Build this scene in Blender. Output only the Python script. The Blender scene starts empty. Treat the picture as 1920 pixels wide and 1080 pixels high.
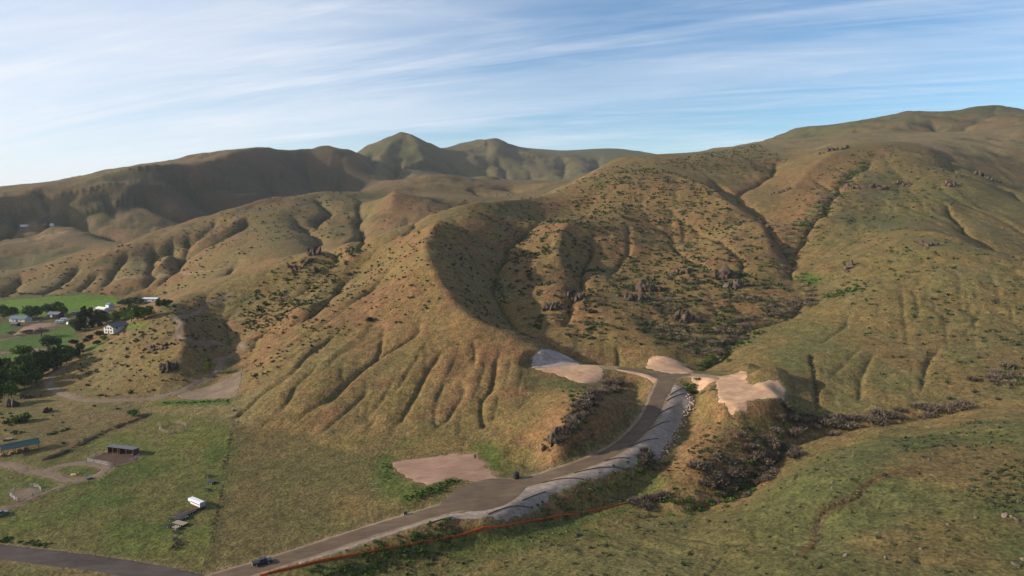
import bpy, bmesh, math, random
import numpy as np
from mathutils import Vector, Matrix
from mathutils.geometry import delaunay_2d_cdt

R = math.radians
scene = bpy.context.scene
col = scene.collection

# ------------------------------------------------------------------ camera
CAMZ = 110.0
F = 1280.0
PITCH = math.atan(150.0 / F)
cam_data = bpy.data.cameras.new("camera")
cam_data.sensor_width = 36.0
cam_data.lens = 24.0
cam_data.clip_start = 0.5
cam_data.clip_end = 30000.0
cam = bpy.data.objects.new("camera", cam_data)
col.objects.link(cam)
cam.location = (0, 0, CAMZ)
cam.rotation_euler = (R(90) - PITCH, 0, 0)
scene.camera = cam

# ------------------------------------------------------------------ light
SUN_EL = 18.5
SUN_DIR = Vector((-1.0, -0.06, 0)).normalized()          # horizontal direction towards the sun
sx, sy, sz = SUN_DIR.x * math.cos(R(SUN_EL)), SUN_DIR.y * math.cos(R(SUN_EL)), math.sin(R(SUN_EL))
sd = bpy.data.lights.new("sun", 'SUN')
sd.energy = 5.0
sd.angle = R(0.9)
sd.color = (1.0, 0.87, 0.70)
sun = bpy.data.objects.new("sun", sd)
col.objects.link(sun)
sun.rotation_euler = Vector((sx, sy, sz)).to_track_quat('Z', 'Y').to_euler()
sun.location = (-200, -50, 400)

world = bpy.data.worlds.new("World")
scene.world = world
world.use_nodes = True
wn = world.node_tree.nodes
wl = world.node_tree.links
wn.clear()
w_out = wn.new("ShaderNodeOutputWorld")
w_bg = wn.new("ShaderNodeBackground")
w_bg.inputs["Strength"].default_value = 0.10
w_sky = wn.new("ShaderNodeTexSky")
w_sky.sky_type = 'NISHITA'
w_sky.sun_disc = False
w_sky.sun_elevation = R(SUN_EL)
w_sky.sun_rotation = math.atan2(sx, sy)                   # clockwise from +Y
w_sky.altitude = 800
w_sky.air_density = 1.0
w_sky.dust_density = 0.3
w_sky.ozone_density = 2.8

def N(nt, kind, **kw):
    n = nt.nodes.new(kind)
    for k, v in kw.items():
        if k.startswith("i_"):
            key = k[2:]
            key = int(key) if key.isdigit() else key
            n.inputs[key].default_value = v
        else:
            setattr(n, k, v)
    return n

def cirrus():
    nt = world.node_tree
    tc = N(nt, "ShaderNodeTexCoord")
    sep = N(nt, "ShaderNodeSeparateXYZ")
    wl.new(tc.outputs["Generated"], sep.inputs[0])
    zz = N(nt, "ShaderNodeMath", operation='MAXIMUM'); zz.inputs[1].default_value = 0.0
    wl.new(sep.outputs[2], zz.inputs[0])
    za = N(nt, "ShaderNodeMath", operation='ADD'); za.inputs[1].default_value = 0.10
    wl.new(zz.outputs[0], za.inputs[0])
    dx = N(nt, "ShaderNodeMath", operation='DIVIDE'); wl.new(sep.outputs[0], dx.inputs[0]); wl.new(za.outputs[0], dx.inputs[1])
    dy = N(nt, "ShaderNodeMath", operation='DIVIDE'); wl.new(sep.outputs[1], dy.inputs[0]); wl.new(za.outputs[0], dy.inputs[1])
    cb = N(nt, "ShaderNodeCombineXYZ"); wl.new(dx.outputs[0], cb.inputs[0]); wl.new(dy.outputs[0], cb.inputs[1])
    def layer(rot, scale, ns, detail, rough, dist, lo, hi, loc=(0, 0, 0)):
        rt = N(nt, "ShaderNodeMapping"); rt.inputs["Rotation"].default_value = (0, 0, R(rot)); wl.new(cb.outputs[0], rt.inputs[0])
        mp = N(nt, "ShaderNodeMapping"); mp.inputs["Scale"].default_value = scale; mp.inputs["Location"].default_value = loc
        wl.new(rt.outputs[0], mp.inputs[0])
        nz = N(nt, "ShaderNodeTexNoise", i_Scale=ns, i_Detail=detail, i_Roughness=rough, i_Distortion=dist)
        wl.new(mp.outputs[0], nz.inputs["Vector"])
        mr = N(nt, "ShaderNodeMapRange", interpolation_type='SMOOTHSTEP')
        mr.inputs[1].default_value = lo; mr.inputs[2].default_value = hi
        wl.new(nz.outputs[0], mr.inputs[0])
        return mr.outputs[0]
    def mul(a, b):
        m = N(nt, "ShaderNodeMath", operation='MULTIPLY')
        for i, s in enumerate((a, b)):
            if isinstance(s, (int, float)): m.inputs[i].default_value = s
            else: wl.new(s, m.inputs[i])
        return m.outputs[0]
    def add(a, b):
        m = N(nt, "ShaderNodeMath", operation='ADD'); m.use_clamp = True
        for i, s in enumerate((a, b)):
            if isinstance(s, (int, float)): m.inputs[i].default_value = s
            else: wl.new(s, m.inputs[i])
        return m.outputs[0]
    broad = layer(17, (0.26, 0.85, 1), 0.85, 4, 0.55, 0.5, 0.44, 0.72, CLOUD_LOC)
    streak = layer(24, (0.13, 1.2, 1), 1.5, 9, 0.62, 0.9, 0.42, 0.70, (3.1, 0.4, 0))
    wisp = layer(12, (0.28, 1.0, 1), 2.6, 10, 0.66, 1.2, 0.45, 0.80, (1.3, 5.2, 0))
    # thicker veil towards the sun side (west, -X)
    side = N(nt, "ShaderNodeMapRange", interpolation_type='SMOOTHSTEP')
    side.inputs[1].default_value = 0.12; side.inputs[2].default_value = -0.66
    side.inputs[3].default_value = 0.0; side.inputs[4].default_value = 0.72
    wl.new(sep.outputs[0], side.inputs[0])
    d = add(mul(broad, 0.42), mul(streak, 0.34))
    d = add(d, mul(wisp, 0.22))
    d = add(d, side.outputs[0])
    return mul(d, 0.90)

CLOUD_LOC = (2.0, 0.6, 0.0)
w_mix = wn.new("ShaderNodeMix"); w_mix.data_type = 'RGBA'
w_mix.inputs[7].default_value = (5.7, 6.0, 6.5, 1)
cl = cirrus()
wl.new(cl, w_mix.inputs[0])
w_hs = wn.new('ShaderNodeHueSaturation'); w_hs.inputs['Saturation'].default_value = 1.2
wl.new(w_sky.outputs[0], w_hs.inputs['Color'])
wl.new(w_hs.outputs[0], w_mix.inputs[6])
wl.new(w_mix.outputs[2], w_bg.inputs["Color"])
wl.new(w_bg.outputs[0], w_out.inputs[0])

scene.view_settings.view_transform = 'Standard'
scene.view_settings.look = 'None'
scene.view_settings.exposure = 0.64
scene.view_settings.gamma = 1.0
scene.view_settings.use_curve_mapping = False
scene.render.engine = 'CYCLES'
scene.cycles.max_bounces = 5
scene.cycles.diffuse_bounces = 2
scene.cycles.transparent_max_bounces = 8
scene.cycles.volume_bounces = 0

# ------------------------------------------------------------------ picture measurements -> places
ct, st = math.cos(PITCH), math.sin(PITCH)
def ray(u, v):
    cx = (u - 960.0) / F; cy = (540.0 - v) / F
    return cx, ct + st * cy, -st + ct * cy
def by_dist(u, v, Y):
    a, b, c = ray(u, v); t = Y / b
    return (a * t, Y, CAMZ + c * t)
def by_z(u, v, z):
    a, b, c = ray(u, v); t = (z - CAMZ) / c
    return (a * t, b * t, z)
# ------------------------------------------------------------------ terrain survey (surveyed points: ridges, floors, toes)
PTS = []
def SY(*rows):
    for r in rows: PTS.append(by_dist(*r))
def SZ(*rows):
    for r in rows: PTS.append(by_z(*r))
def SW(*rows):
    for r in rows: PTS.append(r)
# meadow, ranch and valley floor
SZ((0,1080,0),(0,1030,0),(320,1075,.5),(200,960,1),(0,900,1),(400,950,1.6),(100,1000,.4),(250,1040,.5),
   (50,880,2),(230,850,3),(0,800,2),(150,800,3),(300,800,5),(430,800,7.5),(330,762,8),(200,757,6),(110,725,4.5),
   (0,720,2),(60,690,2),(30,750,2),(0,650,1),(90,650,1.5),(140,645,3),(200,628,5),(235,612,7),(0,600,0),(150,600,1),(0,575,0),(120,572,0),
   (240,585,2),(250,562,2),(0,563,1),(100,556,2),(200,553,2),(280,551,3),(-300,900,0),(-300,700,0),(-400,610,0),(-400,565,0),(-150,650,0),
   (-200,1000,0),(-400,1080,0))
SZ((460,790,8),(560,800,9),(650,806,10),(740,803,11),(840,808,12),(930,832,11.5),(1000,850,12),
   (700,900,6),(560,900,4),(600,985,2.8),(450,900,3.2),(830,880,7.6),(930,885,8.8),(760,860,7.2))
# new road
SZ((1250,712,25.5),(1240,740,22.8),(1220,780,18.8),(1190,815,16.4),(1150,847,14.2),(1090,872,12.2),(1020,893,10.4),(960,908,9.2),
   (900,928,8.2),(850,948,7.2),(780,968,6),(700,992,4.6),(600,1025,3.1),(490,1060,1.6),(400,1087,.8))
# lots cut for building
SZ((1010,689,27.6),(1060,688,27.4),(1120,688,27.0),(1180,696,26.3),(1380,706,28),(1330,706,27),(1400,742,28.2),(1450,737,28.8),(1360,722,28))
# spur in front of the left lot, its nose and the bowl beside it
SY((1010,655,362),(960,632,372),(900,605,385),(870,588,395),(842,550,420),(815,510,447),(800,480,475),(797,455,502),(810,432,535),(850,412,560),
   (1130,706,336),(1112,735,295),(1092,765,276),(1068,800,264),(1043,835,258),
   (1190,732,330),(1202,752,317),(990,760,305),(1000,720,325))
# front face
SY((870,690,345),(780,700,345),(700,700,348),(600,720,340),(520,740,335),(780,620,392),(700,600,420),(620,620,412),(540,660,385),
   (720,530,480),(640,540,490),(740,480,530),(560,570,470),(900,660,358),(950,700,335))
# main crest (skyline of the near hill)
SY((312,560,640),(400,526,610),(480,499,590),(585,470,580),(655,448,580),(700,437,585),(755,422,605),(792,403,640),(842,393,665),(880,383,695),
   (942,377,735),(1000,372,790),(1060,350,870),(1110,325,960),(1165,298,1060),(1240,294,1150))
# small rounded hill at the left and the hollow behind it
SY((300,630,440),(340,592,478),(280,680,405),(200,690,418),(330,690,392),(155,655,455),(225,627,466),(262,605,478),(312,578,500),(350,555,535),(400,540,555),(395,585,520),(350,640,422),(345,610,455),(325,670,402))
SZ((90,712,4.5),(150,745,5.5),(280,748,7),(380,715,10.5),(440,690,13.5),(420,662,16),(458,702,15.5))
SY((470,640,438),(480,600,497),(430,630,470),(520,590,490),(600,545,520),(680,490,560))
# shaded gulch
SZ((1150,686,24.2))
SY((1060,657,380),(985,617,414),(950,582,447),(928,537,488),(925,507,530),(945,475,583),(985,440,645),(1020,412,715),(1050,394,770),
   (900,470,545),(880,440,570),(930,420,640))
# rocky hill between the gulches
SY((1060,415,645),(1050,440,598),(1048,470,548),(1060,520,481),(1040,580,440),(1020,615,415),(1108,446,622),(1087,487,558),(1075,540,490),
   (1200,312,960),(1240,318,910),(1280,330,860),(1330,352,785),(1370,382,712),(1410,410,640),(1440,450,572),(1465,500,512),
   (1150,400,720),(1180,450,625),(1130,520,522),(1200,520,530),(1250,480,590),(1300,450,645),(1250,400,725),(1215,550,482),(1360,530,492),
   (1290,620,412),(1180,640,390),(1240,665,372),(1400,560,458),(1120,620,405),(1100,380,790))
# wooded ravine and its two forks
SZ((1320,692,24.5))
SY((1370,640,397),(1430,602,423),(1530,556,458),(1490,516,502),(1486,480,548),(1480,450,585),(1424,404,692),(1379,359,795),(1335,332,885),(1310,322,940),
   (1540,400,640),(1565,365,722),(1590,330,805),(1640,295,905))
SY((1580,280,960),(1540,300,900),(1500,340,820),(1470,370,757),(1455,415,655),(1400,305,1000),(1440,312,1000),(1380,340,880),(1300,285,1160),(1360,276,1260),
   (1430,269,1320),(1440,262,1420),(1490,262,1420),(1540,256,1430),(1640,247,1450),(1702,246,1450),(1790,251,1450),(1840,245,1480),(1915,235,1500),(1500,285,1150),(1600,265,1250),(1700,262,1250))
# far right ridge
SY((1430,265,2300),(1500,238,2300),(1560,236,2300),(1610,226,2250),(1650,217,2200),(1720,208,2200),(1790,209,2200),(1860,197,2200),(1890,198,2200),(1920,206,2200),(2000,222,2200),(2200,250,2200),
   (1600,250,1800),(1760,240,1800),(1880,225,1800))
# right hillside
SY((1665,273,985),(1740,290,905),(1800,318,835),(1850,345,782),(1920,380,722),(1815,300,990),(1840,325,905),(1900,352,860),(1900,310,1030),(2050,330,1000),
   (1700,432,562),(1740,435,547),(1815,450,520),(1915,476,482),(2000,505,450),(1777,380,692),(1795,410,642),(1820,435,602),(1850,460,572),(1925,492,545),(1900,420,642),(1850,390,702),(2050,460,600),
   (1600,450,572),(1650,400,672),(1700,350,785),(1560,500,502),(1600,560,432),(1700,520,452),(1800,560,412),(1700,620,380),(1850,650,350),(1500,620,402),(1450,662,364),
   (1550,700,328),(1700,720,313),(1850,715,308),(2050,640,350),(2050,540,420))
# shrub ravine and the low spur under the right lot
SY((1900,756,281),(1800,770,282),(1700,782,282),(1600,796,279),(1520,812,276),(1470,838,267),(1430,880,254),
   (2050,735,290),(1480,760,296),(1400,775,282),(1370,772,285),(1345,825,264),(1312,880,250),(1275,918,242))
SZ((1390,915,6.5),(1300,945,4.5),(1200,960,3.2),(1000,1002,1.2),(800,1040,.5),(640,1072,.3),(1025,862,12),
   (1292,742,20),(1268,800,13.4),(1238,850,10),(1190,882,8),(1130,908,6.3),(1050,942,4),(950,977,2.6),(860,1000,2))
# foreground slope on the right
SY((1900,800,236),(1750,830,233),(1600,850,233),(1500,880,226),(1450,930,215),(1350,980,211),(1900,900,190),(1700,950,184),(1500,1000,186),(1300,1040,188),(1100,1050,194),(920,1072,194),
   (1920,1080,143),(1700,1080,148),(1500,1080,156),(1300,1080,169),(1100,1080,183),(2100,900,185))
SW((-100,100,0),(0,90,14),(90,80,32),(0,20,20),(-150,30,0),(150,30,45),(-60,150,1.5))
# second ridge across the side valley
SY((0,507,1000),(50,504,1010),(100,490,1030),(175,467,1060),(240,456,1100),(300,435,1130),(375,410,1180),(480,380,1250),(530,370,1290),(600,359,1350),(655,359,1390),(680,360,1400),(730,350,1450),(805,327,1560),(845,327,1580),
   (-200,530,950),(-400,545,900),
   (470,402,1130),(400,440,1030),(335,480,940),(275,520,870),(150,520,900),(60,530,900),(220,500,930),
   (660,440,900),(580,462,850),(480,492,800),(400,517,760),(330,546,725),(520,440,940),(450,470,890),(600,410,1080),(560,400,1130),
   (747,361,1150),(700,432,950),(765,426,940),(677,402,1100),(840,388,1150),(890,375,1200),(935,368,1260),(800,372,1150),(650,395,1160),(700,372,1300),(850,350,1460),(910,355,1460),(960,345,1600),(1000,335,1750),(1000,347,1500),(1050,338,1500))
# third ridge, running away to the right
SY((0,357,1700),(48,353,1720),(133,342,1790),(237,318,1880),(333,309,2010),(444,288,2200),(518,281,2330),(611,274,2500),(648,281,2480),(675,296,2450),(705,312,2380),(755,321,2250),(-200,375,1550),(-500,385,1500),
   (0,500,1290),(0,470,1340),(60,432,1480),(100,440,1430),(200,432,1500),(330,415,1660),(420,395,1830),(500,375,1960),(600,362,2200),(660,352,2230),(710,335,2100),(100,476,1330),(220,450,1400),(-250,480,1250),(-250,430,1350),
   (110,395,1560),(330,350,1800),(420,345,1950),(500,335,2130),(600,330,2340),(560,330,2240))
# far peaks
SY((667,284,3000),(710,262,3100),(743,253,3200),(767,251,3200),(787,260,3200),(813,273,3260),(840,277,3400),(883,265,3500),(917,257,3500),(940,262,3500),(977,278,3500),(1023,279,3600),(1067,283,3700),(1107,280,3900),(1160,279,3900),(1200,285,3900),(1235,294,3900),(1320,300,3900),
   (800,310,2550),(850,330,2200),(920,332,2200),(980,332,2150),(930,300,2900),(840,300,2850),(750,290,2750),(1050,310,2700),(1150,300,3000))
def back(u, Y, z):
    a, b, c = ray(u, 390); PTS.append((a * Y / b, Y, z))
for a in ((0,2300,90),(300,2600,150),(600,3000,200),(-500,2200,80),(750,4300,250),(950,4600,260),(1150,4900,250),(1500,3200,300),(1700,3000,330),(1900,3000,330),(1300,1900,150),(1420,1750,190),(1150,1500,150),
          (0,7000,100),(600,7000,150),(1300,7000,150),(1900,6000,200),(2500,3000,250),(-1000,3000,60),(-1000,7000,60),(2600,7000,150),
          (560,1650,85),(680,1700,120),(300,1330,45),(120,1180,8),(480,1480,75),(820,1800,165),
          (560,720,62),(650,740,70),(740,800,80),(450,720,40),(1030,1120,128),(960,900,105),(1150,1250,165),(1800,1600,255),(1660,1250,230),(1560,1120,215)):
    back(*a)

PTS = np.array(PTS, float)
def to_ab(x, y):
    return x / (y + 60.0), np.log(y + 60.0)
pa, pb = to_ab(PTS[:, 0], PTS[:, 1])
def tps(r2):
    return np.where(r2 > 1e-14, 0.5 * r2 * np.log(np.maximum(r2, 1e-14)), 0.0)
n = len(PTS)
K = tps((pa[:, None] - pa[None]) ** 2 + (pb[:, None] - pb[None]) ** 2)
K[np.arange(n), np.arange(n)] += 2e-4
A = np.zeros((n + 3, n + 3)); A[:n, :n] = K
A[:n, n] = A[n, :n] = 1; A[:n, n + 1] = A[n + 1, :n] = pa; A[:n, n + 2] = A[n + 2, :n] = pb
W = np.linalg.solve(A, np.concatenate([PTS[:, 2], np.zeros(3)]))

# sheet vertices: rows further apart with distance
ys = np.concatenate([np.geomspace(20, 128, 24, endpoint=False), np.geomspace(128, 720, 560, endpoint=False),
                     np.geomspace(720, 4200, 300, endpoint=False), np.geomspace(4200, 9000, 17)])
aa = np.concatenate([np.linspace(-1.7, -0.78, 40, endpoint=False), np.linspace(-0.78, 0.78, 820, endpoint=False), np.linspace(0.78, 1.7, 41)])
NR, NC = len(ys), len(aa)
YY = np.repeat(ys[:, None], NC, 1)
XX = aa[None, :] * (YY + 60.0)
def rbf_eval(a, b):
    out = np.empty(a.size)
    a = a.ravel(); b = b.ravel()
    for i in range(0, a.size, 20000):
        s = slice(i, i + 20000)
        r2 = (a[s, None] - pa[None]) ** 2 + (b[s, None] - pb[None]) ** 2
        out[s] = tps(r2) @ W[:n] + W[n] + W[n + 1] * a[s] + W[n + 2] * b[s]
    return out
def cubic_w(src, dst):
    """Catmull-Rom weights that take values at integer knots src (indices) to positions dst"""
    m = np.zeros((len(dst), len(src)))
    i = np.clip(np.searchsorted(src, dst, side='right') - 1, 0, len(src) - 2)
    t = (dst - src[i]) / (src[i + 1] - src[i])
    for k, wgt in ((-1, -0.5 * t + t * t - 0.5 * t ** 3), (0, 1 - 2.5 * t * t + 1.5 * t ** 3), (1, 0.5 * t + 2 * t * t - 1.5 * t ** 3), (2, -0.5 * t * t + 0.5 * t ** 3)):
        np.add.at(m, (np.arange(len(dst)), np.clip(i + k, 0, len(src) - 1)), wgt)
    return m
rs = np.unique(np.concatenate([np.arange(0, NR, 4), [NR - 1]]))
cs = np.unique(np.concatenate([np.arange(0, NC, 4), [NC - 1]]))
ga, gb = np.meshgrid(aa[cs], np.log(ys[rs] + 60))
H = cubic_w(rs, np.arange(NR)) @ rbf_eval(ga, gb).reshape(ga.shape) @ cubic_w(cs, np.arange(NC)).T

# ---------- noise
_rng = np.random.RandomState(7)
_perm = np.tile(_rng.permutation(256), 2)
_ang = np.arange(256) * (2 * np.pi / 256)
_gx, _gy = np.cos(_ang), np.sin(_ang)
def perlin(x, y, seed=0):
    x = x + seed * 37.17; y = y + seed * 91.73
    xi = np.floor(x).astype(int); yi = np.floor(y).astype(int)
    xf = x - xi; yf = y - yi
    xi &= 255; yi &= 255
    u = xf * xf * xf * (xf * (xf * 6 - 15) + 10); v = yf * yf * yf * (yf * (yf * 6 - 15) + 10)
    def g(ix, iy, dx, dy):
        h = _perm[_perm[ix & 255] + (iy & 255)]
        return _gx[h] * dx + _gy[h] * dy
    n00 = g(xi, yi, xf, yf); n10 = g(xi + 1, yi, xf - 1, yf)
    n01 = g(xi, yi + 1, xf, yf - 1); n11 = g(xi + 1, yi + 1, xf - 1, yf - 1)
    return (n00 * (1 - u) + n10 * u) * (1 - v) + (n01 * (1 - u) + n11 * u) * v * 1.0
def fbm(x, y, scale, octs, seed=0, gain=0.5):
    s = 0; a = 1.0; f = 1.0 / scale
    for o in range(octs):
        s = s + a * perlin(x * f, y * f, seed + o * 3); a *= gain; f *= 2.03
    return s
def sstep(lo, hi, x):
    t = np.clip((x - lo) / (hi - lo), 0, 1); return t * t * (3 - 2 * t)

# ---------- reading the sheet
def h_at(x, y, G=None):
    G = H if G is None else G
    x = np.asarray(x, float); y = np.asarray(y, float)
    r = np.interp(y, ys, np.arange(NR)); c = np.interp(x / (y + 60.0), aa, np.arange(NC))
    i = np.minimum(r.astype(int), NR - 2); j = np.minimum(c.astype(int), NC - 2)
    fr = r - i; fc = c - j
    return (G[i, j] * (1 - fc) + G[i, j + 1] * fc) * (1 - fr) + (G[i + 1, j] * (1 - fc) + G[i + 1, j + 1] * fc) * fr
_ym = np.geomspace(130, 7000, 3000)
def land(u, v):
    """the ground point seen at a measured spot of the photograph"""
    a, b, c = ray(u, v)
    x = a * _ym / b; z = CAMZ + c * _ym / b
    d = z - h_at(x, _ym)
    k = np.nonzero(d <= 0)[0]
    if len(k) == 0: Y = 2000.0
    elif k[0] == 0: Y = _ym[0]
    else:
        k = k[0]; t = d[k - 1] / (d[k - 1] - d[k]); Y = _ym[k - 1] + t * (_ym[k] - _ym[k - 1])
    return np.array((a * Y / b, Y, CAMZ + c * Y / b))
def lands(pts):
    return np.array([land(*p[:2]) for p in pts])
def poly_dist(P, pad):
    """distance, arc position and nearest z to polyline P on sheet vertices inside its padded box; returns (mask idx, d, z, s)"""
    lo = P[:, :2].min(0) - pad; hi = P[:, :2].max(0) + pad
    idx = np.nonzero((XX > lo[0]) & (XX < hi[0]) & (YY > lo[1]) & (YY < hi[1]))
    x = XX[idx]; y = YY[idx]
    best = np.full(x.shape, 1e18); bz = np.zeros(x.shape); bs = np.zeros(x.shape); sg = np.zeros(x.shape); acc = 0.0
    tot = np.hypot(*np.diff(P[:, :2], axis=0).T).sum()
    for k in range(len(P) - 1):
        p, q = P[k], P[k + 1]
        dx, dy = q[0] - p[0], q[1] - p[1]; L2 = dx * dx + dy * dy + 1e-9
        t = np.clip(((x - p[0]) * dx + (y - p[1]) * dy) / L2, 0, 1)
        ex = x - p[0] - t * dx; ey = y - p[1] - t * dy
        d = ex * ex + ey * ey
        m = d < best
        best[m] = d[m]; bz[m] = (p[2] + t * (q[2] - p[2]))[m]; bs[m] = (acc + t * math.sqrt(L2))[m] / tot
        sg[m] = np.sign(dx * ey - dy * ex)[m]
        acc += math.sqrt(L2)
    return idx, np.sqrt(best), bz, bs, sg
def smooth_line(P, step):
    """resample a 3D polyline with Catmull-Rom"""
    P = np.asarray(P, float); out = []
    Q = np.vstack([2 * P[0] - P[1], P, 2 * P[-1] - P[-2]])
    for k in range(1, len(Q) - 2):
        L = np.linalg.norm(Q[k + 1, :2] - Q[k, :2]); m = max(1, int(L / step))
        for i in range(m):
            t = i / m
            out.append(0.5 * ((2 * Q[k]) + (-Q[k - 1] + Q[k + 1]) * t + (2 * Q[k - 1] - 5 * Q[k] + 4 * Q[k + 1] - Q[k + 2]) * t * t + (-Q[k - 1] + 3 * Q[k] - 3 * Q[k + 1] + Q[k + 2]) * t ** 3))
    out.append(P[-1]); return np.array(out)
# ------------------------------------------------------------------ gullies and ravines worn into the hills
GULLIES = [
 # near front face
 ([(785,567),(787,606),(776,628),(710,670),(662,703),(631,733),(565,782)],5.0,6),([(719,606),(714,652),(704,673)],3.2,4),
 ([(643,615),(583,655),(541,703),(489,739),(447,779)],3.2,6),([(601,676),(562,718),(532,766)],2.6,5),([(698,721),(656,760),(616,797)],1.8,4),
 ([(837,634),(813,679),(779,733),(755,788)],3.6,5),([(710,769),(692,800)],1.4,3),([(885,625),(891,655),(891,685)],2.8,4),([(862,700),(868,736),(843,779),(825,795)],2.8,5),
 ([(942,640),(930,682),(924,721),(906,751),(906,797)],3.6,4.5),([(939,733),(930,763),(922,790)],1.6,3),([(985,690),(975,720),(968,740)],1.4,4),([(680,690),(640,730),(600,770)],1.3,3),([(745,700),(720,740),(690,785)],1.4,3),([(800,640),(770,690),(735,740)],1.4,3),([(560,690),(520,730),(490,765)],1.3,3),([(860,650),(845,690),(815,750)],1.3,3),([(910,660),(905,700),(885,750)],1.2,2.6),([(960,650),(955,690),(945,730)],1.2,2.6),([(655,600),(610,640),(570,675)],1.4,3),([(750,560),(720,590),(680,620)],1.4,3.5),
 ([(690,480),(640,520),(600,560),(540,598),(500,612),(472,640)],9,13),([(760,470),(720,510),(660,560),(610,600),(560,640)],5,9),
 ([(600,500),(560,540),(520,560)],3.5,9),([(450,560),(428,600),(430,640),(424,662)],2.5,11),
 # shaded gulch and the rocky hill
 ([(1025,410),(985,440),(950,475),(930,505),(932,540),(955,582),(990,615),(1060,655),(1150,684)],7,12),
 ([(1120,425),(1110,450),(1092,480),(1078,540),(1062,600)],10,13),
 ([(1225,370),(1260,395),(1280,410),(1330,442),(1380,472),(1392,492),(1390,520)],5,8),([(1250,447),(1275,472),(1300,490),(1350,512)],4,6),
 ([(1177,410),(1177,465),(1165,485),(1140,515)],4,7),([(1155,640),(1160,665),(1160,680)],2.5,4),
 # wooded ravine
 ([(1310,322),(1335,332),(1379,359),(1424,404),(1455,440),(1480,480),(1487,518)],10,15),([(1530,552),(1480,580),(1430,602),(1370,640),(1322,688)],5,11),
 ([(1650,285),(1620,310),(1590,330),(1565,365),(1540,400),(1500,440),(1485,470)],7,15),([(1515,330),(1540,340),(1565,352)],5,9),([(1455,300),(1445,320),(1420,335),(1382,355)],7,14),
 # right hillside
 ([(1777,285),(1790,310),(1830,328),(1877,345),(1920,372)],7,14),([(1770,375),(1790,405),(1815,432),(1848,458),(1900,480)],7,10),
 ([(1610,565),(1590,595),(1575,617),(1540,642),(1520,658)],1.4,5),([(1519,656),(1524,675),(1528,693),(1531,730),(1534,766)],4.2,3),([(1625,640),(1561,705)],1.2,5),([(1646,652),(1618,701),(1614,750)],1.3,3.4),
 ([(1777,637),(1752,662),(1737,690),(1730,730)],1.6,5),([(1850,560),(1830,600),(1800,640)],1.2,6),
 ([(1720,880),(1658,888),(1626,909),(1601,933),(1553,954),(1532,978),(1528,1019),(1491,1039)],1.1,3.0),([(1690,1045),(1740,1050),(1800,1075)],1.0,4),([(1390,1000),(1360,1035),(1335,1070)],.8,2.5),
 # shrub ravine bed, creek bed
 ([(1920,752),(1800,770),(1700,782),(1600,796),(1520,812),(1470,838),(1430,880),(1390,915),(1300,945),(1200,960)],4.5,8),
 ([(1292,745),(1268,800),(1238,850),(1190,882),(1130,908)],1.5,5),
 # second ridge
 ([(155,490),(125,512),(95,530),(80,542)],9,14),([(240,466),(220,492),(207,512),(195,525)],9,14),([(290,450),(285,485),(275,515),(250,532)],11,13),([(322,440),(335,465),(330,490),(305,514)],13,14),
 ([(355,432),(342,460),(336,470)],8,12),([(470,405),(425,430),(390,448)],9,18),([(460,478),(435,495),(420,510)],7,13),([(530,388),(562,407),(590,422),(630,445)],14,24),([(590,366),(612,387),(597,412)],9,15),
 ([(672,366),(680,390),(674,407),(692,430)],15,20),([(942,347),(960,352),(985,356)],10,18),([(180,500),(165,520),(150,535)],6,10),([(405,410),(385,425),(360,440)],6,12),([(45,510),(30,530),(10,548)],8,16),
 ([(760,385),(770,405),(745,425)],6,14),([(880,350),(900,360),(925,365)],8,18),
 # third ridge
 ([(22,364),(15,394),(0,420)],45,60),([(122,355),(159,387),(193,405),(222,420),(274,438)],45,50),([(259,331),(285,361),(333,375),(389,401)],35,45),([(352,313),(389,342),(418,368),(444,383)],55,60),
 ([(500,294),(518,331),(555,361)],38,48),([(570,282),(585,320),(610,350)],30,40),([(644,292),(630,330),(650,355)],45,60),([(80,350),(90,380),(70,400)],18,30),([(190,345),(215,370)],15,25),
 # far peaks
 ([(740,280),(747,310),(753,322)],40,48),([(817,277),(860,296),(900,307),(943,320)],70,120),([(930,285),(945,305),(950,315)],30,45),([(995,298),(993,317),(977,330)],45,50),([(700,275),(705,300)],25,40),([(1060,290),(1050,315)],25,45),([(1130,290),(1110,310)],25,50),
 ([(1740,222),(1752,230),(1768,243)],16,24),([(1600,240),(1640,243)],10,22),([(1840,215),(1800,240)],10,30),
]
_lines = [(smooth_line(lands(px), 2.0 + 0), d, w) for px, d, w in GULLIES]
wx = fbm(XX, YY, 38, 3, 11); wy = fbm(XX, YY, 38, 3, 21)
scale_y = np.clip(YY / 320.0, 0.6, 8)
def carve(P, depth, w):
    P = P.copy(); k_ = np.clip(np.linspace(0, 1, len(P)) * 6, 0, 1)
    mw = 0.25 if w < 10 else 0.7
    P[:, 0] += mw * w * k_ * fbm(P[:, 0], P[:, 1], w * 4, 2, 15); P[:, 1] += mw * w * k_ * fbm(P[:, 0], P[:, 1], w * 4, 2, 25)
    idx, d, z, s, sg = poly_dist(P, w * 6)
    # wandering course, shallower at the head
    d = d + 0.35 * w * np.abs(fbm(XX[idx], YY[idx], w * 3.0, 2, 5)) * np.minimum(d / w, 1)
    nw = 0.62 if w < 10 else (0.45 if P[:, 1].mean() < 800 else 0.22)
    if P[:, 1].mean() > 800: depth = depth * 1.55; w = w * 1.12
    prof = np.exp(-d / (1.35 * w)) * (1 - nw) + np.exp(-d / (0.24 * w)) * nw
    H[idx] -= (0.52 if w < 10 else 0.9) * depth * prof * sstep(0.0, 0.28, s) * (1 - 0.35 * sstep(0.75, 1.0, s))
for P, d, w in _lines: carve(P, d, w)

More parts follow.
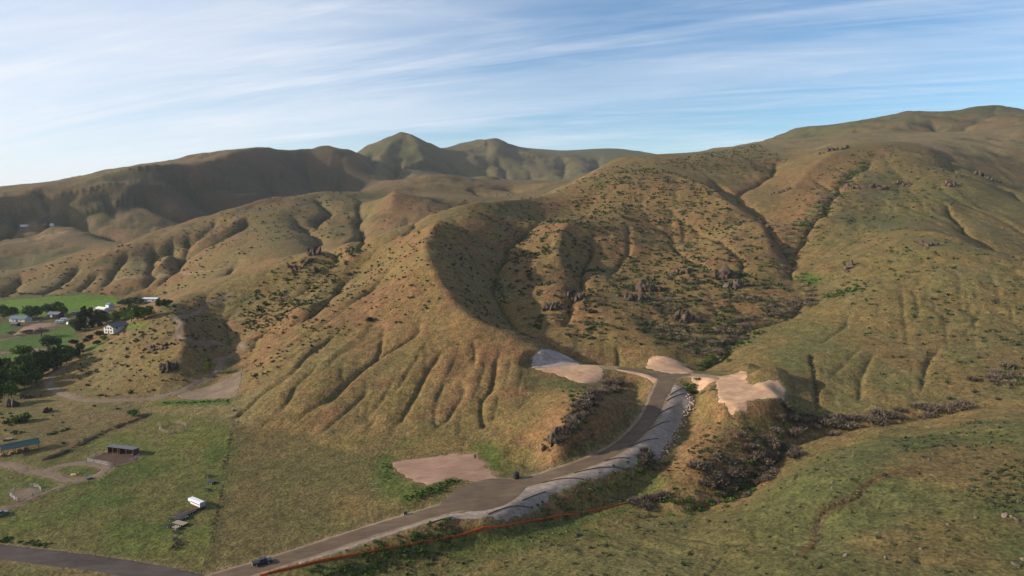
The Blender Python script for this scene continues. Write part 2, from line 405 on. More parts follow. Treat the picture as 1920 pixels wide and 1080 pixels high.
# crests worn to an edge: raised along the line, eased on the flanks
CRESTS = [([(1010,655),(960,632),(900,605),(870,588),(842,550),(815,510),(800,480),(797,455),(810,432),(850,411)],5,10),
 ([(480,499),(585,470),(655,448),(700,437),(755,422)],5,14),([(842,393),(880,383),(942,377),(1000,372)],6,16),
 ([(1060,415),(1050,440),(1048,470),(1056,510)],5,10),([(1240,318),(1280,330),(1330,352),(1370,382),(1410,410),(1440,450),(1465,500)],7,15),
 ([(1580,280),(1540,300),(1500,340),(1470,370)],5,14),([(1700,432),(1740,435),(1815,450),(1915,476)],5,10),
 ([(340,592),(345,612),(350,640),(330,680)],4,9),([(700,600),(640,650),(590,690)],1.6,6),([(850,640),(830,700),(800,760)],1.6,5),([(905,640),(890,700),(880,760)],1.4,5),
 ([(240,457),(300,436),(375,411),(480,381),(600,360)],8,22),([(470,402),(400,440),(335,480),(275,520)],9,16),([(747,361),(735,385),(720,410)],8,20),
 ([(133,342),(237,318),(333,309),(444,288),(518,281),(611,274),(648,281)],26,60),([(700,266),(743,253),(767,251),(787,260),(813,273)],45,90),([(883,265),(917,257),(940,262),(977,278)],45,90),([(767,252),(790,285),(800,310)],35,60),([(917,258),(925,285),(935,300)],35,60),([(743,255),(720,285),(705,305)],30,60),
 ([(1500,239),(1560,237),(1650,218),(1720,209),(1790,210)],16,50),([(1790,210),(1860,198),(1920,207)],16,50)]
_cl = [(smooth_line(lands([(u, v + 1.5) for u, v in px]), 3.0), d, w) for px, d, w in CRESTS]
for P, dep_, w in _cl:
    idx, d, z, s, sg = poly_dist(P, w * 6)
    d = np.sqrt(d * d + (0.3 * w) ** 2) - 0.3 * w + 0.25 * w * np.abs(fbm(XX[idx], YY[idx], w * 2.5, 2, 35))
    H[idx] += dep_ * (np.exp(-d / w) - 0.72 * np.exp(-(d / (2.1 * w)) ** 2)) * sstep(0, .15, s) * sstep(1.0, .85, s)

def slope_of(G):
    gy_ = np.gradient(G, axis=0) / np.gradient(YY, axis=0)
    dxc = np.gradient(XX, axis=1)
    gx_ = np.gradient(G, axis=1) / dxc
    # rows are not along +Y at constant x: remove the fan's lean
    gy_ = gy_ - gx_ * (np.gradient(XX, axis=0) / np.gradient(YY, axis=0))
    return gx_, gy_
def blur(G, k):
    for _ in range(k):
        P = np.pad(G, 1, mode='edge')
        G = (P[:-2, 1:-1] + P[2:, 1:-1] + 2 * G) / 4
        P = np.pad(G, 1, mode='edge')
        G = (P[1:-1, :-2] + P[1:-1, 2:] + 2 * G) / 4
    return G
gx0, gy0 = slope_of(H); slope0 = np.hypot(gx0, gy0)
hilly = sstep(0.10, 0.30, blur(slope0, 6))
H += hilly * (2.2 * fbm(XX, YY, 48, 3, 31) + 0.55 * fbm(XX, YY, 13, 3, 41) + 0.16 * fbm(XX, YY, 3.6, 2, 47))
far_w = sstep(700, 1500, YY)
H += hilly * far_w * (9 * fbm(XX, YY, 260, 4, 51) + 7 * fbm(XX, YY, 95, 4, 61)) - hilly * sstep(1300, 2200, YY) * 5 * (1 - np.abs(fbm(XX, YY, 240, 3, 55))) ** 3
# rain-worn drainage: flow gathers down the steepest way and cuts in
def drainage(G, a0k, kdep, nb):
    global H
    best = np.zeros(G.shape); rec = np.arange(G.size).reshape(G.shape)
    ids = np.arange(G.size).reshape(G.shape)
    for di in (-1, 0, 1):
        for dj in (-1, 0, 1):
            if di == 0 and dj == 0: continue
            si = slice(max(0, -di), NR - max(0, di)); ti = slice(max(0, di), NR - max(0, -di))
            sj = slice(max(0, -dj), NC - max(0, dj)); tj = slice(max(0, dj), NC - max(0, -dj))
            dist = np.hypot(XX[ti, tj] - XX[si, sj], YY[ti, tj] - YY[si, sj])
            sl = (G[si, sj] - G[ti, tj]) / dist
            m = sl > best[si, sj]
            b = best[si, sj]; b[m] = sl[m]; best[si, sj] = b
            r = rec[si, sj]; r[m] = ids[ti, tj][m]; rec[si, sj] = r
    area = np.gradient(XX, axis=1) * np.gradient(YY, axis=0)
    acc = area.ravel().tolist(); rl = rec.ravel().tolist()
    for i in np.argsort(-G.ravel()).tolist():
        r = rl[i]
        if r != i: acc[r] += acc[i]
    acc = np.array(acc).reshape(G.shape)
    dep = np.log2(1 + acc / (area * a0k))
    return blur(np.minimum(dep, 7), nb) , acc
for it in range(2):
    dep, acc = drainage(blur(H, 3), 60.0, 1.0, 2)
    amp = 0.13 * np.clip(YY / 300, 0.5, 2.4) * hilly
    fw = sstep(900, 1300, YY)
    H -= amp * (dep * (1 - fw) + blur(dep, 7) * 1.3 * fw)
FLOW = dep.copy()
# ------------------------------------------------------------------ earthworks: road, lots, tracks
def line_z(rows): return np.array([by_z(*r) for r in rows])
ROAD = smooth_line(line_z([(330,1110,.5),(400,1087,.8),(490,1062,1.6),(600,1027,3.1),(700,994,4.6),(780,970,6),(850,949,7.2),(905,929,8.2),(960,909,9.2),(1020,894,10.4),(1090,872,12.2),(1150,846,14.2),(1190,815,16.4),(1219,780,19),(1237,740,22.6),(1248,712,25.3)]), 3.0)
BR_L = smooth_line(line_z([(1248,712,25.3),(1225,702,25.8),(1180,693,26.3),(1130,688,26.9),(1080,688,27.3),(1010,688,27.5)]), 3.0)
BR_R = smooth_line(line_z([(1248,712,25.3),(1275,703,25.9),(1310,704,26.8),(1345,708,27.6),(1385,725,28.1),(1425,738,28.5)]), 3.0)
OLD = smooth_line(line_z([(-260,1010,.0),(-100,1020,.0),(0,1034,.0),(100,1046,.2),(200,1059,.3),(330,1083,.5),(420,1110,.6)]), 4.0)
def grade(P, hw, blend_l, blend_r, zoff=0.0):
    idx, d, z, s, sg = poly_dist(P, hw + max(blend_l, blend_r) + 2)
    bl = np.where(sg > 0, blend_l, blend_r)
    t = sstep(0, 1, (d - hw) / bl)
    H[idx] = (z + zoff) * (1 - t) + H[idx] * t
grade(BR_L, 3.6, 9, 7); grade(BR_R, 3.4, 8, 9); grade(ROAD, 4.2, 8, 14); grade(OLD, 4.5, 6, 6)

class Shape:
    """signed distance (negative inside) of a plan shape made of polylines with a half width and of polygons"""
    def __init__(self, lines=(), polys=(), rough=0.35, rs=5.0, seed=1):
        self.lines = [(np.asarray(P)[:, :2], hw) for P, hw in lines]
        self.polys = [np.asarray(P)[:, :2] for P in polys]
        self.rough, self.rs, self.seed = rough, rs, seed
        pts = [np.vstack([P.min(0) - hw - 2, P.max(0) + hw + 2]) for P, hw in self.lines] + [np.vstack([P.min(0) - 2, P.max(0) + 2]) for P in self.polys]
        pts = np.vstack(pts); self.lo = pts.min(0); self.hi = pts.max(0)
    def __call__(self, x, y):
        x = np.asarray(x, float); y = np.asarray(y, float)
        out = np.full(x.shape, 1e9)
        def seg(P, Q):
            dx, dy = Q - P; t = np.clip(((x - P[0]) * dx + (y - P[1]) * dy) / (dx * dx + dy * dy + 1e-9), 0, 1)
            return np.hypot(x - P[0] - t * dx, y - P[1] - t * dy)
        for P, hw in self.lines:
            for k in range(len(P) - 1): out = np.minimum(out, seg(P[k], P[k + 1]) - hw)
        for P in self.polys:
            d = np.full(x.shape, 1e9); ins = np.zeros(x.shape, bool)
            for k in range(len(P)):
                a, b = P[k], P[(k + 1) % len(P)]
                d = np.minimum(d, seg(a, b))
                c = ((a[1] > y) != (b[1] > y)) & (x < (b[0] - a[0]) * (y - a[1]) / (b[1] - a[1] + 1e-12) + a[0])
                ins ^= c
            out = np.minimum(out, np.where(ins, -d, d))
        if self.rough: out = out + self.rough * fbm(x, y, self.rs, 3, self.seed)
        return out
    def on_sheet(self, pad=0.0):
        idx = np.nonzero((XX > self.lo[0] - pad) & (XX < self.hi[0] + pad) & (YY > self.lo[1] - pad) & (YY < self.hi[1] + pad))
        return idx, self(XX[idx], YY[idx])
def rnd(px, step=3.0):
    """closed smooth outline on the ground through measured spots"""
    P = lands(px)
    Q = smooth_line(np.vstack([P, P[:1]]), step); return Q[:-1]

BULB = line_z([(815,958,6.7),(845,925,7.6),(880,908,8.2),(920,898,8.7),(965,900,9.2),(1000,900,9.8),(985,915,9.2),(970,932,8.6),(945,948,8.0),(905,958,7.5),(865,957,7.2),(830,962,6.8)])
# level the turnaround
_b = Shape(polys=[smooth_line(np.vstack([BULB, BULB[:1]]), 3)[:-1]], rough=0)
idx, d = _b.on_sheet(12)
P3 = np.linalg.lstsq(np.c_[BULB[:, :2], np.ones(len(BULB))], BULB[:, 2], rcond=None)[0]
plane = P3[0] * XX[idx] + P3[1] * YY[idx] + P3[2]
t = sstep(0, 10, d); H[idx] = plane * (1 - t) + H[idx] * t
BULB_P = smooth_line(np.vstack([BULB, BULB[:1]]), 3)[:-1]
def level(px_z, blend):
    P = line_z(px_z); Q = smooth_line(np.vstack([P, P[:1]]), 3)[:-1]
    s_ = Shape(polys=[Q], rough=0); idx, d = s_.on_sheet(blend)
    c = np.linalg.lstsq(np.c_[P[:, :2] - P[:, :2].mean(0), np.ones(len(P))], P[:, 2], rcond=None)[0]
    pl = c[0] * (XX[idx] - P[:, 0].mean()) + c[1] * (YY[idx] - P[:, 1].mean()) + c[2]
    t = sstep(0, blend, d); H[idx] = pl * (1 - t) + H[idx] * t
    return Q
LOT_R = level([(1348,712,27.8),(1380,712,28.2),(1415,735,28.6),(1450,742,28.8),(1440,748,28.6),(1400,752,28.2),(1362,752,28.0),(1345,735,27.8)], 9)
LOT_L = level([(1000,690,27.6),(1050,684,27.5),(1110,686,27.1),(1118,692,27.0),(1060,697,27.3),(1010,695,27.6)], 8)

# hillside left standing behind the right lot: two scooped cut faces
_s = Shape(polys=[LOT_R], rough=0); idx, d = _s.on_sheet(16)
for (u, v), amp, rad in (((1397,694), 5.0, 6.5), ((1463,714), 5.0, 7.5), ((1430,706), 3.0, 6.0)):
    p = land(u, v); g = np.exp(-(((XX[idx] - p[0]) / rad) ** 2 + ((YY[idx] - p[1] - 2.5) / rad) ** 2))
    H[idx] += amp * g * sstep(0.0, 4.5, d)
# ------------------------------------------------------------------ plan shapes of surfaces (for sheets laid on the ground)
S_ROAD = Shape(lines=[(ROAD, 3.5), (BR_L[:max(4, int(len(BR_L) * .42))], 2.9), (BR_R[:max(4, int(len(BR_R) * .26))], 2.9)], polys=[BULB_P, line_z([(1222,699,25.9),(1276,700,25.9),(1262,722,24.4),(1256,740,22.6),(1232,738,22.8),(1240,722,24.2)])], rough=0.18, rs=4)
S_SHOULDER = Shape(lines=[(ROAD, 5.0), (BR_L, 3.9), (BR_R, 4.0)], polys=[smooth_line(np.vstack([BULB, BULB[:1]]), 3)[:-1]], rough=0.7, rs=5, seed=3)
S_OLD = Shape(lines=[(OLD, 4.2)], rough=0.3, rs=6, seed=4)
P_ = lambda px: lands(px)
S_DIRT = Shape(polys=[P_([(736,866),(800,858),(862,849),(890,852),(905,866),(928,890),(935,899),(900,900),(880,902),(850,896),(800,909),(770,900),(742,882)])], rough=1.8, rs=5, seed=5)
S_CUT_L = Shape(polys=[rnd([(994,690),(998,672),(1010,657),(1030,655),(1060,666),(1092,683),(1060,688),(1020,690)])], rough=1.5, rs=4, seed=6)
S_FILL_L = Shape(polys=[rnd([(1000,691),(1040,688),(1090,684),(1122,686),(1132,704),(1128,714),(1095,719),(1060,708),(1030,699)])], rough=1.5, rs=4, seed=7)
S_LOT_R = Shape(polys=[rnd([(1345,706),(1378,700),(1390,694),(1402,698),(1400,712),(1412,722),(1440,714),(1462,716),(1476,734),(1462,748),(1425,748),(1404,756),(1400,771),(1372,772),(1352,756),(1343,730)])], rough=1.5, rs=4, seed=8)
S_CUT_B = Shape(polys=[rnd([(1212,690),(1216,674),(1232,667),(1256,670),(1285,684),(1300,697),(1285,701),(1240,697)])], rough=1.5, rs=4, seed=9)
S_CUT_S = Shape(polys=[rnd([(1140,690),(1180,692),(1215,700),(1245,712),(1243,725),(1226,720),(1210,708),(1180,700)])], rough=0.6, rs=4, seed=10)
S_FILL_R = Shape(polys=[rnd([(1300,702),(1345,706),(1340,716),(1318,730),(1304,728),(1296,714)])], rough=0.6, rs=4, seed=11)
S_GREY = Shape(polys=[P_([(1264,722),(1276,722),(1290,736),(1296,745),(1290,765),(1278,790),(1262,815),(1244,845),(1232,862),(1200,868),(1185,878),(1140,890),(1085,908),(1040,925),(1010,955),(975,972),(940,978),(900,970),(868,960),(905,956),(950,942),(985,912),(1020,900),(1100,876),(1160,850),(1198,818),(1228,780),(1247,742)])], rough=1.1, rs=3, seed=12)
S_GREY2 = Shape(polys=[P_([(868,960),(930,980),(880,972),(830,975),(790,985),(740,1000),(680,1020),(620,1040),(560,1058),(555,1052),(620,1030),(700,1003),(780,978),(840,962)])], rough=0.5, rs=3, seed=13)
TRAIL = smooth_line(lands([(118,690),(95,705),(90,718),(110,735),(150,748),(200,751),(260,749),(310,742),(350,728),(372,715)]), 4)
TRAIL2 = smooth_line(lands([(372,715),(400,702),(412,690),(415,672),(440,662),(458,652),(445,645),(400,642),(360,640),(340,632),(333,618),(342,605),(330,598),(350,592),(385,575),(430,552)]), 4)
S_TRAIL = Shape(lines=[(TRAIL, 2.3), (TRAIL2, 1.8)], polys=[P_([(330,742),(385,726),(430,708),(455,686),(453,720),(444,745),(390,748),(345,748)])], rough=0.7, rs=6, seed=14)
DRIVE = smooth_line(lands([(-40,866),(20,872),(55,884),(90,882),(120,872),(150,868),(185,872),(203,877),(190,888),(160,898),(130,900),(105,893),(75,885)]), 3)
DRIVE2 = smooth_line(lands([(160,898),(120,910),(70,930),(20,950),(-40,960)]), 3)
S_DRIVE = Shape(lines=[(DRIVE, 2.2), (DRIVE2, 1.3)], rough=0.8, rs=5, seed=15)
S_PEN = Shape(polys=[rnd([(20,930),(35,918),(60,914),(74,920),(60,932),(35,940)])], rough=0.4, seed=16)
S_CORRAL = Shape(polys=[P_([(162,865),(195,848),(262,853),(258,862),(215,873)])], rough=0.5, seed=17)
S_ARENA = Shape(polys=[P_([(22,630),(45,612),(75,606),(98,606),(85,615),(40,626)])], rough=0.5, seed=18)
LANE = smooth_line(lands([(-30,663),(30,660),(60,655),(88,660),(92,668)]), 4)
LANE2 = smooth_line(lands([(95,612),(120,600),(160,590),(200,580)]), 6)
LANE3 = smooth_line(lands([(-20,642),(20,634),(45,630)]), 6)
S_LANE = Shape(lines=[(LANE, 2.6), (LANE2, 3.0), (LANE3, 2.2)], rough=0.5, seed=19)
S_FIELD = Shape(polys=[P_([(-120,592),(-120,566),(0,564),(90,557),(160,553),(215,556),(235,566),(190,577),(140,587),(60,594)])], rough=1.5, rs=25, seed=20)
RIDGE_RD = smooth_line(lands([(1035,362),(1055,352),(1080,340),(1105,326),(1128,312)]), 8)
FAR_RD = smooth_line(lands([(-30,460),(0,458),(60,450),(100,440),(132,433)]), 15)
BENCH1 = smooth_line(lands([(200,524),(260,521),(300,515),(360,512),(400,507),(440,500)]), 10)
S_FAR = Shape(lines=[(FAR_RD, 5.0), (BENCH1, 2.0), (RIDGE_RD, 2.4)], rough=0.8, rs=20, seed=22)
LAID = [S_ROAD, S_SHOULDER, S_OLD, S_DIRT, S_CUT_L, S_FILL_L, S_LOT_R, S_CUT_B, S_CUT_S, S_FILL_R, S_GREY, S_GREY2, S_TRAIL, S_DRIVE, S_PEN, S_CORRAL, S_ARENA, S_LANE]
HS = H.copy()
bare = np.zeros(H.shape)
for S in LAID:
    idx, d = S.on_sheet(3)
    H[idx] = np.minimum(H[idx], HS[idx] - 0.40 * sstep(0.15, 1.1, -d))
    bare[idx] = np.maximum(bare[idx], sstep(2.2, 0.2, d))

# ------------------------------------------------------------------ colours of the ground (plant cover and soil only)
gx1, gy1 = slope_of(blur(HS, 3)); slope1 = np.hypot(gx1, gy1)
curv = (blur(HS, 10) - HS) / np.clip(YY / 300, .5, 10)            # >0 in hollows
big = fbm(XX, YY, 95, 4, 71); mid = fbm(XX, YY, 26, 4, 81); small = fbm(XX, YY, 7, 3, 91)
def C(*c): return np.array(c)[None, None, :]
GOLD = C(.182, .130, .060); OLIVE = C(.136, .113, .052); RED = C(.196, .112, .062); GREEN = C(.088, .100, .036); PALE = C(.150, .140, .078); BROWN = C(.130, .092, .058)
FIELD = C(.110, .200, .020)
def mixc(a, b, m): return a * (1 - m[..., None]) + b * m[..., None]
def poly_mask(px, feather, seed=50, rough=None):
    S = Shape(polys=[P_(px)], rough=feather * 0.9 if rough is None else rough, rs=feather * 2.2, seed=seed)
    m = np.zeros(H.shape); idx, d = S.on_sheet(feather * 2); m[idx] = sstep(feather, -feather, d); return m
CC = mixc(GOLD, OLIVE, sstep(-0.35, 0.45, mid + 0.5 * big))
steep = sstep(0.16, 0.36, slope1)
CC = mixc(CC, RED, np.clip(sstep(0.0, 0.55, big * 0.8 + 0.7 * mid - 0.9 * curv + 0.12) * steep * 0.85, 0, 1))
CC = mixc(CC, PALE, sstep(0.15, 0.7, -big + 0.5 * small) * 0.55)
CC = mixc(CC, GREEN, np.clip(sstep(0.25, 0.9, curv + 0.25 * mid) * 0.55, 0, 1))
flat = 1 - sstep(0.07, 0.17, blur(slope1, 3))
CC = mixc(CC, mixc(OLIVE + 0 * CC, GREEN, sstep(-0.3, 0.5, mid + big)), flat * sstep(500, 250, YY) * 0.75)
CC = mixc(CC, GREEN * 0.95 + 0 * CC, flat * sstep(330, 420, YY) * sstep(1000, 850, YY) * sstep(-40, -120, XX) * 0.8)
# foreground slope: greyer green sward
CC = mixc(CC, C(.088, .098, .042), poly_mask([(1200,975),(1400,940),(1520,850),(1700,810),(2100,780),(2300,1400),(700,1400),(900,1075)], 8, 51) * (0.55 + 0.4 * sstep(-.4, .4, big)))
CC = mixc(CC, RED, poly_mask([(1640,880),(1760,830),(1900,830),(2000,900),(1850,940),(1700,905)], 9, 52) * 0.45)
CC = mixc(CC, RED, poly_mask([(1600,1000),(1760,960),(1900,980),(1900,1080),(1650,1080)], 8, 53) * 0.35)
# rough meadow right of the fence: browner
CC = mixc(CC, C(.105, .118, .034), poly_mask([(-80,1030),(100,1040),(376,1076),(392,1020),(406,960),(416,900),(427,840),(436,795),(380,780),(290,778),(160,832),(80,868),(-80,900)], 1.6, 54) * (0.45 + 0.5 * sstep(-.4, .4, mid)))
CC = mixc(CC, C(.118, .098, .046), poly_mask([(438,795),(520,800),(650,850),(720,900),(740,960),(560,1035),(382,1076),(408,960),(420,900)], 1.6, 55) * (0.45 + 0.5 * sstep(-.3, .4, mid)))
CC = mixc(CC, C(.072, .105, .026), poly_mask([(705,855),(735,850),(742,890),(780,910),(855,895),(830,925),(760,950),(700,920)], 3.5, 55) * 0.8)
CC = mixc(CC, C(.060, .105, .022), poly_mask([(885,835),(920,825),(945,850),(935,880),(905,865)], 3, 56) * 0.7)
CC = mixc(CC, C(.055, .095, .024), poly_mask([(500,1070),(780,1010),(1000,985),(1160,930),(1230,880),(1260,905),(1180,960),(1000,1010),(760,1060),(600,1090)], 4, 57) * 0.6)
CC = mixc(CC, C(.17, .105, .058), poly_mask([(1300,800),(1345,760),(1380,790),(1330,900),(1270,920)], 6, 58) * 0.5)
CC = mixc(CC, C(.055, .12, .020), poly_mask([(300,752),(370,748),(440,746),(435,757),(330,762),(290,760)], 2.5, 59) * 0.8)
CC = mixc(CC, C(.20, .11, .08), poly_mask([(205,895),(255,885),(268,890),(240,900),(215,903)], 2, 60) * 0.8)
CC = mixc(CC, C(.055, .12, .02), poly_mask([(1490,520),(1515,513),(1540,520),(1535,532),(1500,530)], 4, 61) * 0.9)
CC = mixc(CC, C(.30, .19, .12), poly_mask([(212,1058),(250,1055),(300,1062),(315,1075),(270,1072)], 1.5, 62) * 0.9)
CC = mixc(CC, C(.14, .10, .06), poly_mask([(100,770),(260,765),(270,790),(170,830),(110,850),(60,820)], 6, 63) * 0.45)
# redder cover on the middle hills
CC = mixc(CC, RED, poly_mask([(950,500),(1040,400),(1200,320),(1320,340),(1440,420),(1400,520),(1250,640),(1050,640)], 25, 67) * 0.35)
CC = mixc(CC, RED, poly_mask([(1440,400),(1500,330),(1570,285),(1600,300),(1550,380),(1490,440)], 18, 68) * 0.7)
CC = mixc(CC, RED, poly_mask([(830,560),(880,600),(960,650),(930,700),(850,760),(800,700),(840,630)], 10, 69) * 0.6)
CC = mixc(CC, RED, poly_mask([(1600,600),(1900,560),(2050,700),(1700,740),(1580,700)], 22, 66) * 0.30)
LAWN = C(.066, .145, .022)
for k_, px in enumerate(([(-60,640),(0,638),(60,632),(110,625),(140,630),(130,645),(95,650),(50,652),(-60,658)], [(-60,668),(40,664),(90,670),(70,685),(20,700),(-60,712)], [(-60,612),(22,606),(30,612),(20,626),(-60,634)], [(90,622),(140,612),(145,622),(110,632)], [(225,612),(270,604),(275,612),(240,620)], [(160,648),(185,640),(195,650),(170,656)])):
    CC = mixc(CC, LAWN, poly_mask(px, 5, 80 + k_) * 0.85)
CC = mixc(CC, C(.060, .090, .022), poly_mask([(185,1000),(60,900),(240,870),(420,840),(425,880),(405,960),(300,1000)], 9, 88) * (0.2 + 0.6 * sstep(-.2, .3, mid)))
CC = mixc(CC, C(.095, .055, .032), poly_mask([(1515,660),(1530,655),(1540,700),(1540,765),(1530,765),(1522,700)], 1.2, 89) * 0.7)
for k_, px in enumerate(([(1715,874),(1725,884),(1660,896),(1632,915),(1606,940),(1558,962),(1540,980),(1536,1025),(1495,1045),(1488,1036),(1520,1015),(1524,975),(1546,948),(1596,926),(1622,902),(1655,884)],)):
    CC = mixc(CC, C(.095, .062, .034), poly_mask(px, 1.6, 90 + k_) * 0.75)
CC = mixc(CC, C(.112, .126, .052), poly_mask([(1330,690),(1480,590),(1600,470),(1760,440),(1920,500),(2050,620),(2050,740),(1700,770),(1500,790),(1450,740)], 20, 92) * (0.12 + 0.38 * sstep(-.3, .4, big + .4 * mid)))
CC = mixc(CC, C(.105, .120, .052), poly_mask([(1500,470),(1600,360),(1690,300),(1900,330),(2000,420),(1760,430),(1600,460)], 22, 93) * (0.15 + 0.45 * sstep(-.3, .4, big)))
CC = mixc(CC, RED, poly_mask([(690,560),(800,500),(840,560),(760,640),(680,660)], 16, 94) * 0.45)
# far country
fr = sstep(750, 1400, YY)
CC = mixc(CC, BROWN + 0 * CC, fr * 0.45)
CC = mixc(CC, C(.085, .092, .040), fr * sstep(-0.1, 0.5, fbm(XX, YY, 330, 4, 75) + 0.3 * mid) * 0.7)
CC = mixc(CC, C(.070, .082, .038), sstep(1750, 2000, YY) * sstep(200, 500, XX) * 0.65)
CC = mixc(CC, C(.075, .082, .040), sstep(2100, 2600, YY) * 0.6)
CC = mixc(CC, C(.20, .165, .10), poly_mask([(1250,290),(1440,262),(1640,248),(1900,240),(2000,280),(1850,300),(1700,268),(1560,275),(1440,285),(1300,300)], 40, 64) * 0.6)
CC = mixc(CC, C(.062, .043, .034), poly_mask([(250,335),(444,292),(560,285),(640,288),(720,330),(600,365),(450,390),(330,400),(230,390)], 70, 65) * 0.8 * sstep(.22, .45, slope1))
CC = mixc(CC, C(.17, .095, .06), poly_mask([(690,420),(745,362),(800,375),(840,390),(770,425)], 20, 66) * 0.5)
brushy = np.clip(sstep(.05, .45, fbm(XX, YY, 48, 4, 77) + 1.2 * np.clip(curv, -.3, .5)), 0, 1)
CC = mixc(CC, C(.048, .050, .028), sstep(820, 1150, YY) * brushy * 0.62 * sstep(.14, .3, slope1))
CC = mixc(CC, C(.055, .058, .030), sstep(420, 520, YY) * sstep(950, 820, YY) * np.clip(sstep(.2, .7, curv + .3 * mid), 0, 1) * 0.45)
# bare soil in the gully beds and round the works
CC = mixc(CC, C(.10, .075, .045), np.clip(sstep(3.5, 6.0, FLOW) * hilly * 0.55, 0, 1))
CC = mixc(CC, C(.19, .14, .09), bare * 0.65)
idx, d = S_FIELD.on_sheet(5); t = sstep(4, -4, d)[:, None]; CC[idx] = CC[idx] * (1 - t) + FIELD[0] * t
idx, d = S_FAR.on_sheet(8); t = sstep(2.0, -1.0, d)[:, None] * 0.8; CC[idx] = CC[idx] * (1 - t) + np.array([[.26, .2, .13]]) * t
CC *= np.array([.79, .755, .63]) *  (1 + 0.12 * small + 0.12 * mid)[..., None]
CC = np.clip(CC, 0.01, 0.6)
# how grassy (tussock relief) each place is
TUFT = np.clip(1 - bare, 0, 1)

def set_col(me, name, arr):
    a = me.color_attributes.new(name, 'FLOAT_COLOR', 'POINT')
    v = np.ones((arr.shape[0], 4), np.float32); v[:, :arr.shape[1]] = arr
    a.data.foreach_set("color", v.ravel())
def grid_mesh(name, Z):
    me = bpy.data.meshes.new(name)
    v = np.stack([XX, YY, Z], -1).reshape(-1, 3).astype(np.float32)
    i = np.arange(NR * NC).reshape(NR, NC)
    q = np.stack([i[:-1, :-1], i[:-1, 1:], i[1:, 1:], i[1:, :-1]], -1).reshape(-1, 4)
    me.vertices.add(len(v)); me.vertices.foreach_set("co", v.ravel())
    me.loops.add(q.size); me.loops.foreach_set("vertex_index", q.ravel().astype(np.int32))
    me.polygons.add(len(q)); me.polygons.foreach_set("loop_start", (np.arange(len(q)) * 4).astype(np.int32))
    me.update(calc_edges=True); me.shade_smooth()
    return me

# ------------------------------------------------------------------ materials
def new_mat(name):
    m = bpy.data.materials.new(name); m.use_nodes = True
    nt = m.node_tree; b = nt.nodes["Principled BSDF"]
    b.inputs["Roughness"].default_value = 0.95
    b.inputs["Specular IOR Level"].default_value = 0.12
    return m, nt, b
def link(nt, a, b): nt.links.new(a, b)
def mix_rgb(nt, fac, a, b, blend='MIX'):
    n = N(nt, "ShaderNodeMix", data_type='RGBA', blend_type=blend)
    for sock, v in ((n.inputs[0], fac), (n.inputs[6], a), (n.inputs[7], b)):
        if isinstance(v, (int, float)): sock.default_value = v
        elif isinstance(v, tuple): sock.default_value = v if len(v) == 4 else v + (1,)
        else: link(nt, v, sock)
    return n.outputs[2]
def noise(nt, vec, scale, detail=3, rough=0.55, dist=0.0):
    n = N(nt, "ShaderNodeTexNoise", i_Scale=scale, i_Detail=detail, i_Roughness=rough, i_Distortion=dist)
    link(nt, vec, n.inputs["Vector"]); return n.outputs[0]
def mrange(nt, val, a, b, c=0.0, d=1.0):
    n = N(nt, "ShaderNodeMapRange"); n.inputs[1].default_value = a; n.inputs[2].default_value = b; n.inputs[3].default_value = c; n.inputs[4].default_value = d
    link(nt, val, n.inputs[0]); return n.outputs[0]
def math_(nt, op, a, b):
    n = N(nt, "ShaderNodeMath", operation=op)
    for i, v in enumerate((a, b)):
        if isinstance(v, (int, float)): n.inputs[i].default_value = v
        else: link(nt, v, n.inputs[i])
    return n.outputs[0]

def ground_material():
    m, nt, b = new_mat("hill_grass")
    tc = N(nt, "ShaderNodeTexCoord"); ob = tc.outputs["Object"]
    at = N(nt, "ShaderNodeAttribute", attribute_name="cover")
    n1 = noise(nt, ob, 0.9, 5, 0.65); n2 = noise(nt, ob, 0.22, 4, 0.6, 0.4); n3 = noise(nt, ob, 0.045, 4, 0.6)
    c = mix_rgb(nt, 1.0, at.outputs["Color"], mrange(nt, n1, 0.30, 0.70, 0.42, 1.58), 'MULTIPLY')
    c = mix_rgb(nt, 1.0, c, mrange(nt, n2, 0.30, 0.70, 0.70, 1.30), 'MULTIPLY')
    # tints: straw and green tufts
    c = mix_rgb(nt, mrange(nt, n3, 0.50, 0.68, 0.0, 0.35), c, mix_rgb(nt, 1.0, c, (0.80, 1.06, 0.72), 'MULTIPLY'))
    c = mix_rgb(nt, mrange(nt, n2, 0.56, 0.72, 0.0, 0.45), c, mix_rgb(nt, 1.0, c, (1.22, 1.08, 0.95), 'MULTIPLY'))
    link(nt, c, b.inputs["Base Color"])
    bp = N(nt, "ShaderNodeBump"); bp.inputs["Strength"].default_value = 0.8; bp.inputs["Distance"].default_value = 0.6
    link(nt, n1, bp.inputs["Height"]); 
    bp2 = N(nt, "ShaderNodeBump"); bp2.inputs["Strength"].default_value = 0.5; bp2.inputs["Distance"].default_value = 1.6
    link(nt, n2, bp2.inputs["Height"]); link(nt, bp.outputs[0], bp2.inputs["Normal"])
    link(nt, bp2.outputs[0], b.inputs["Normal"])
    return m
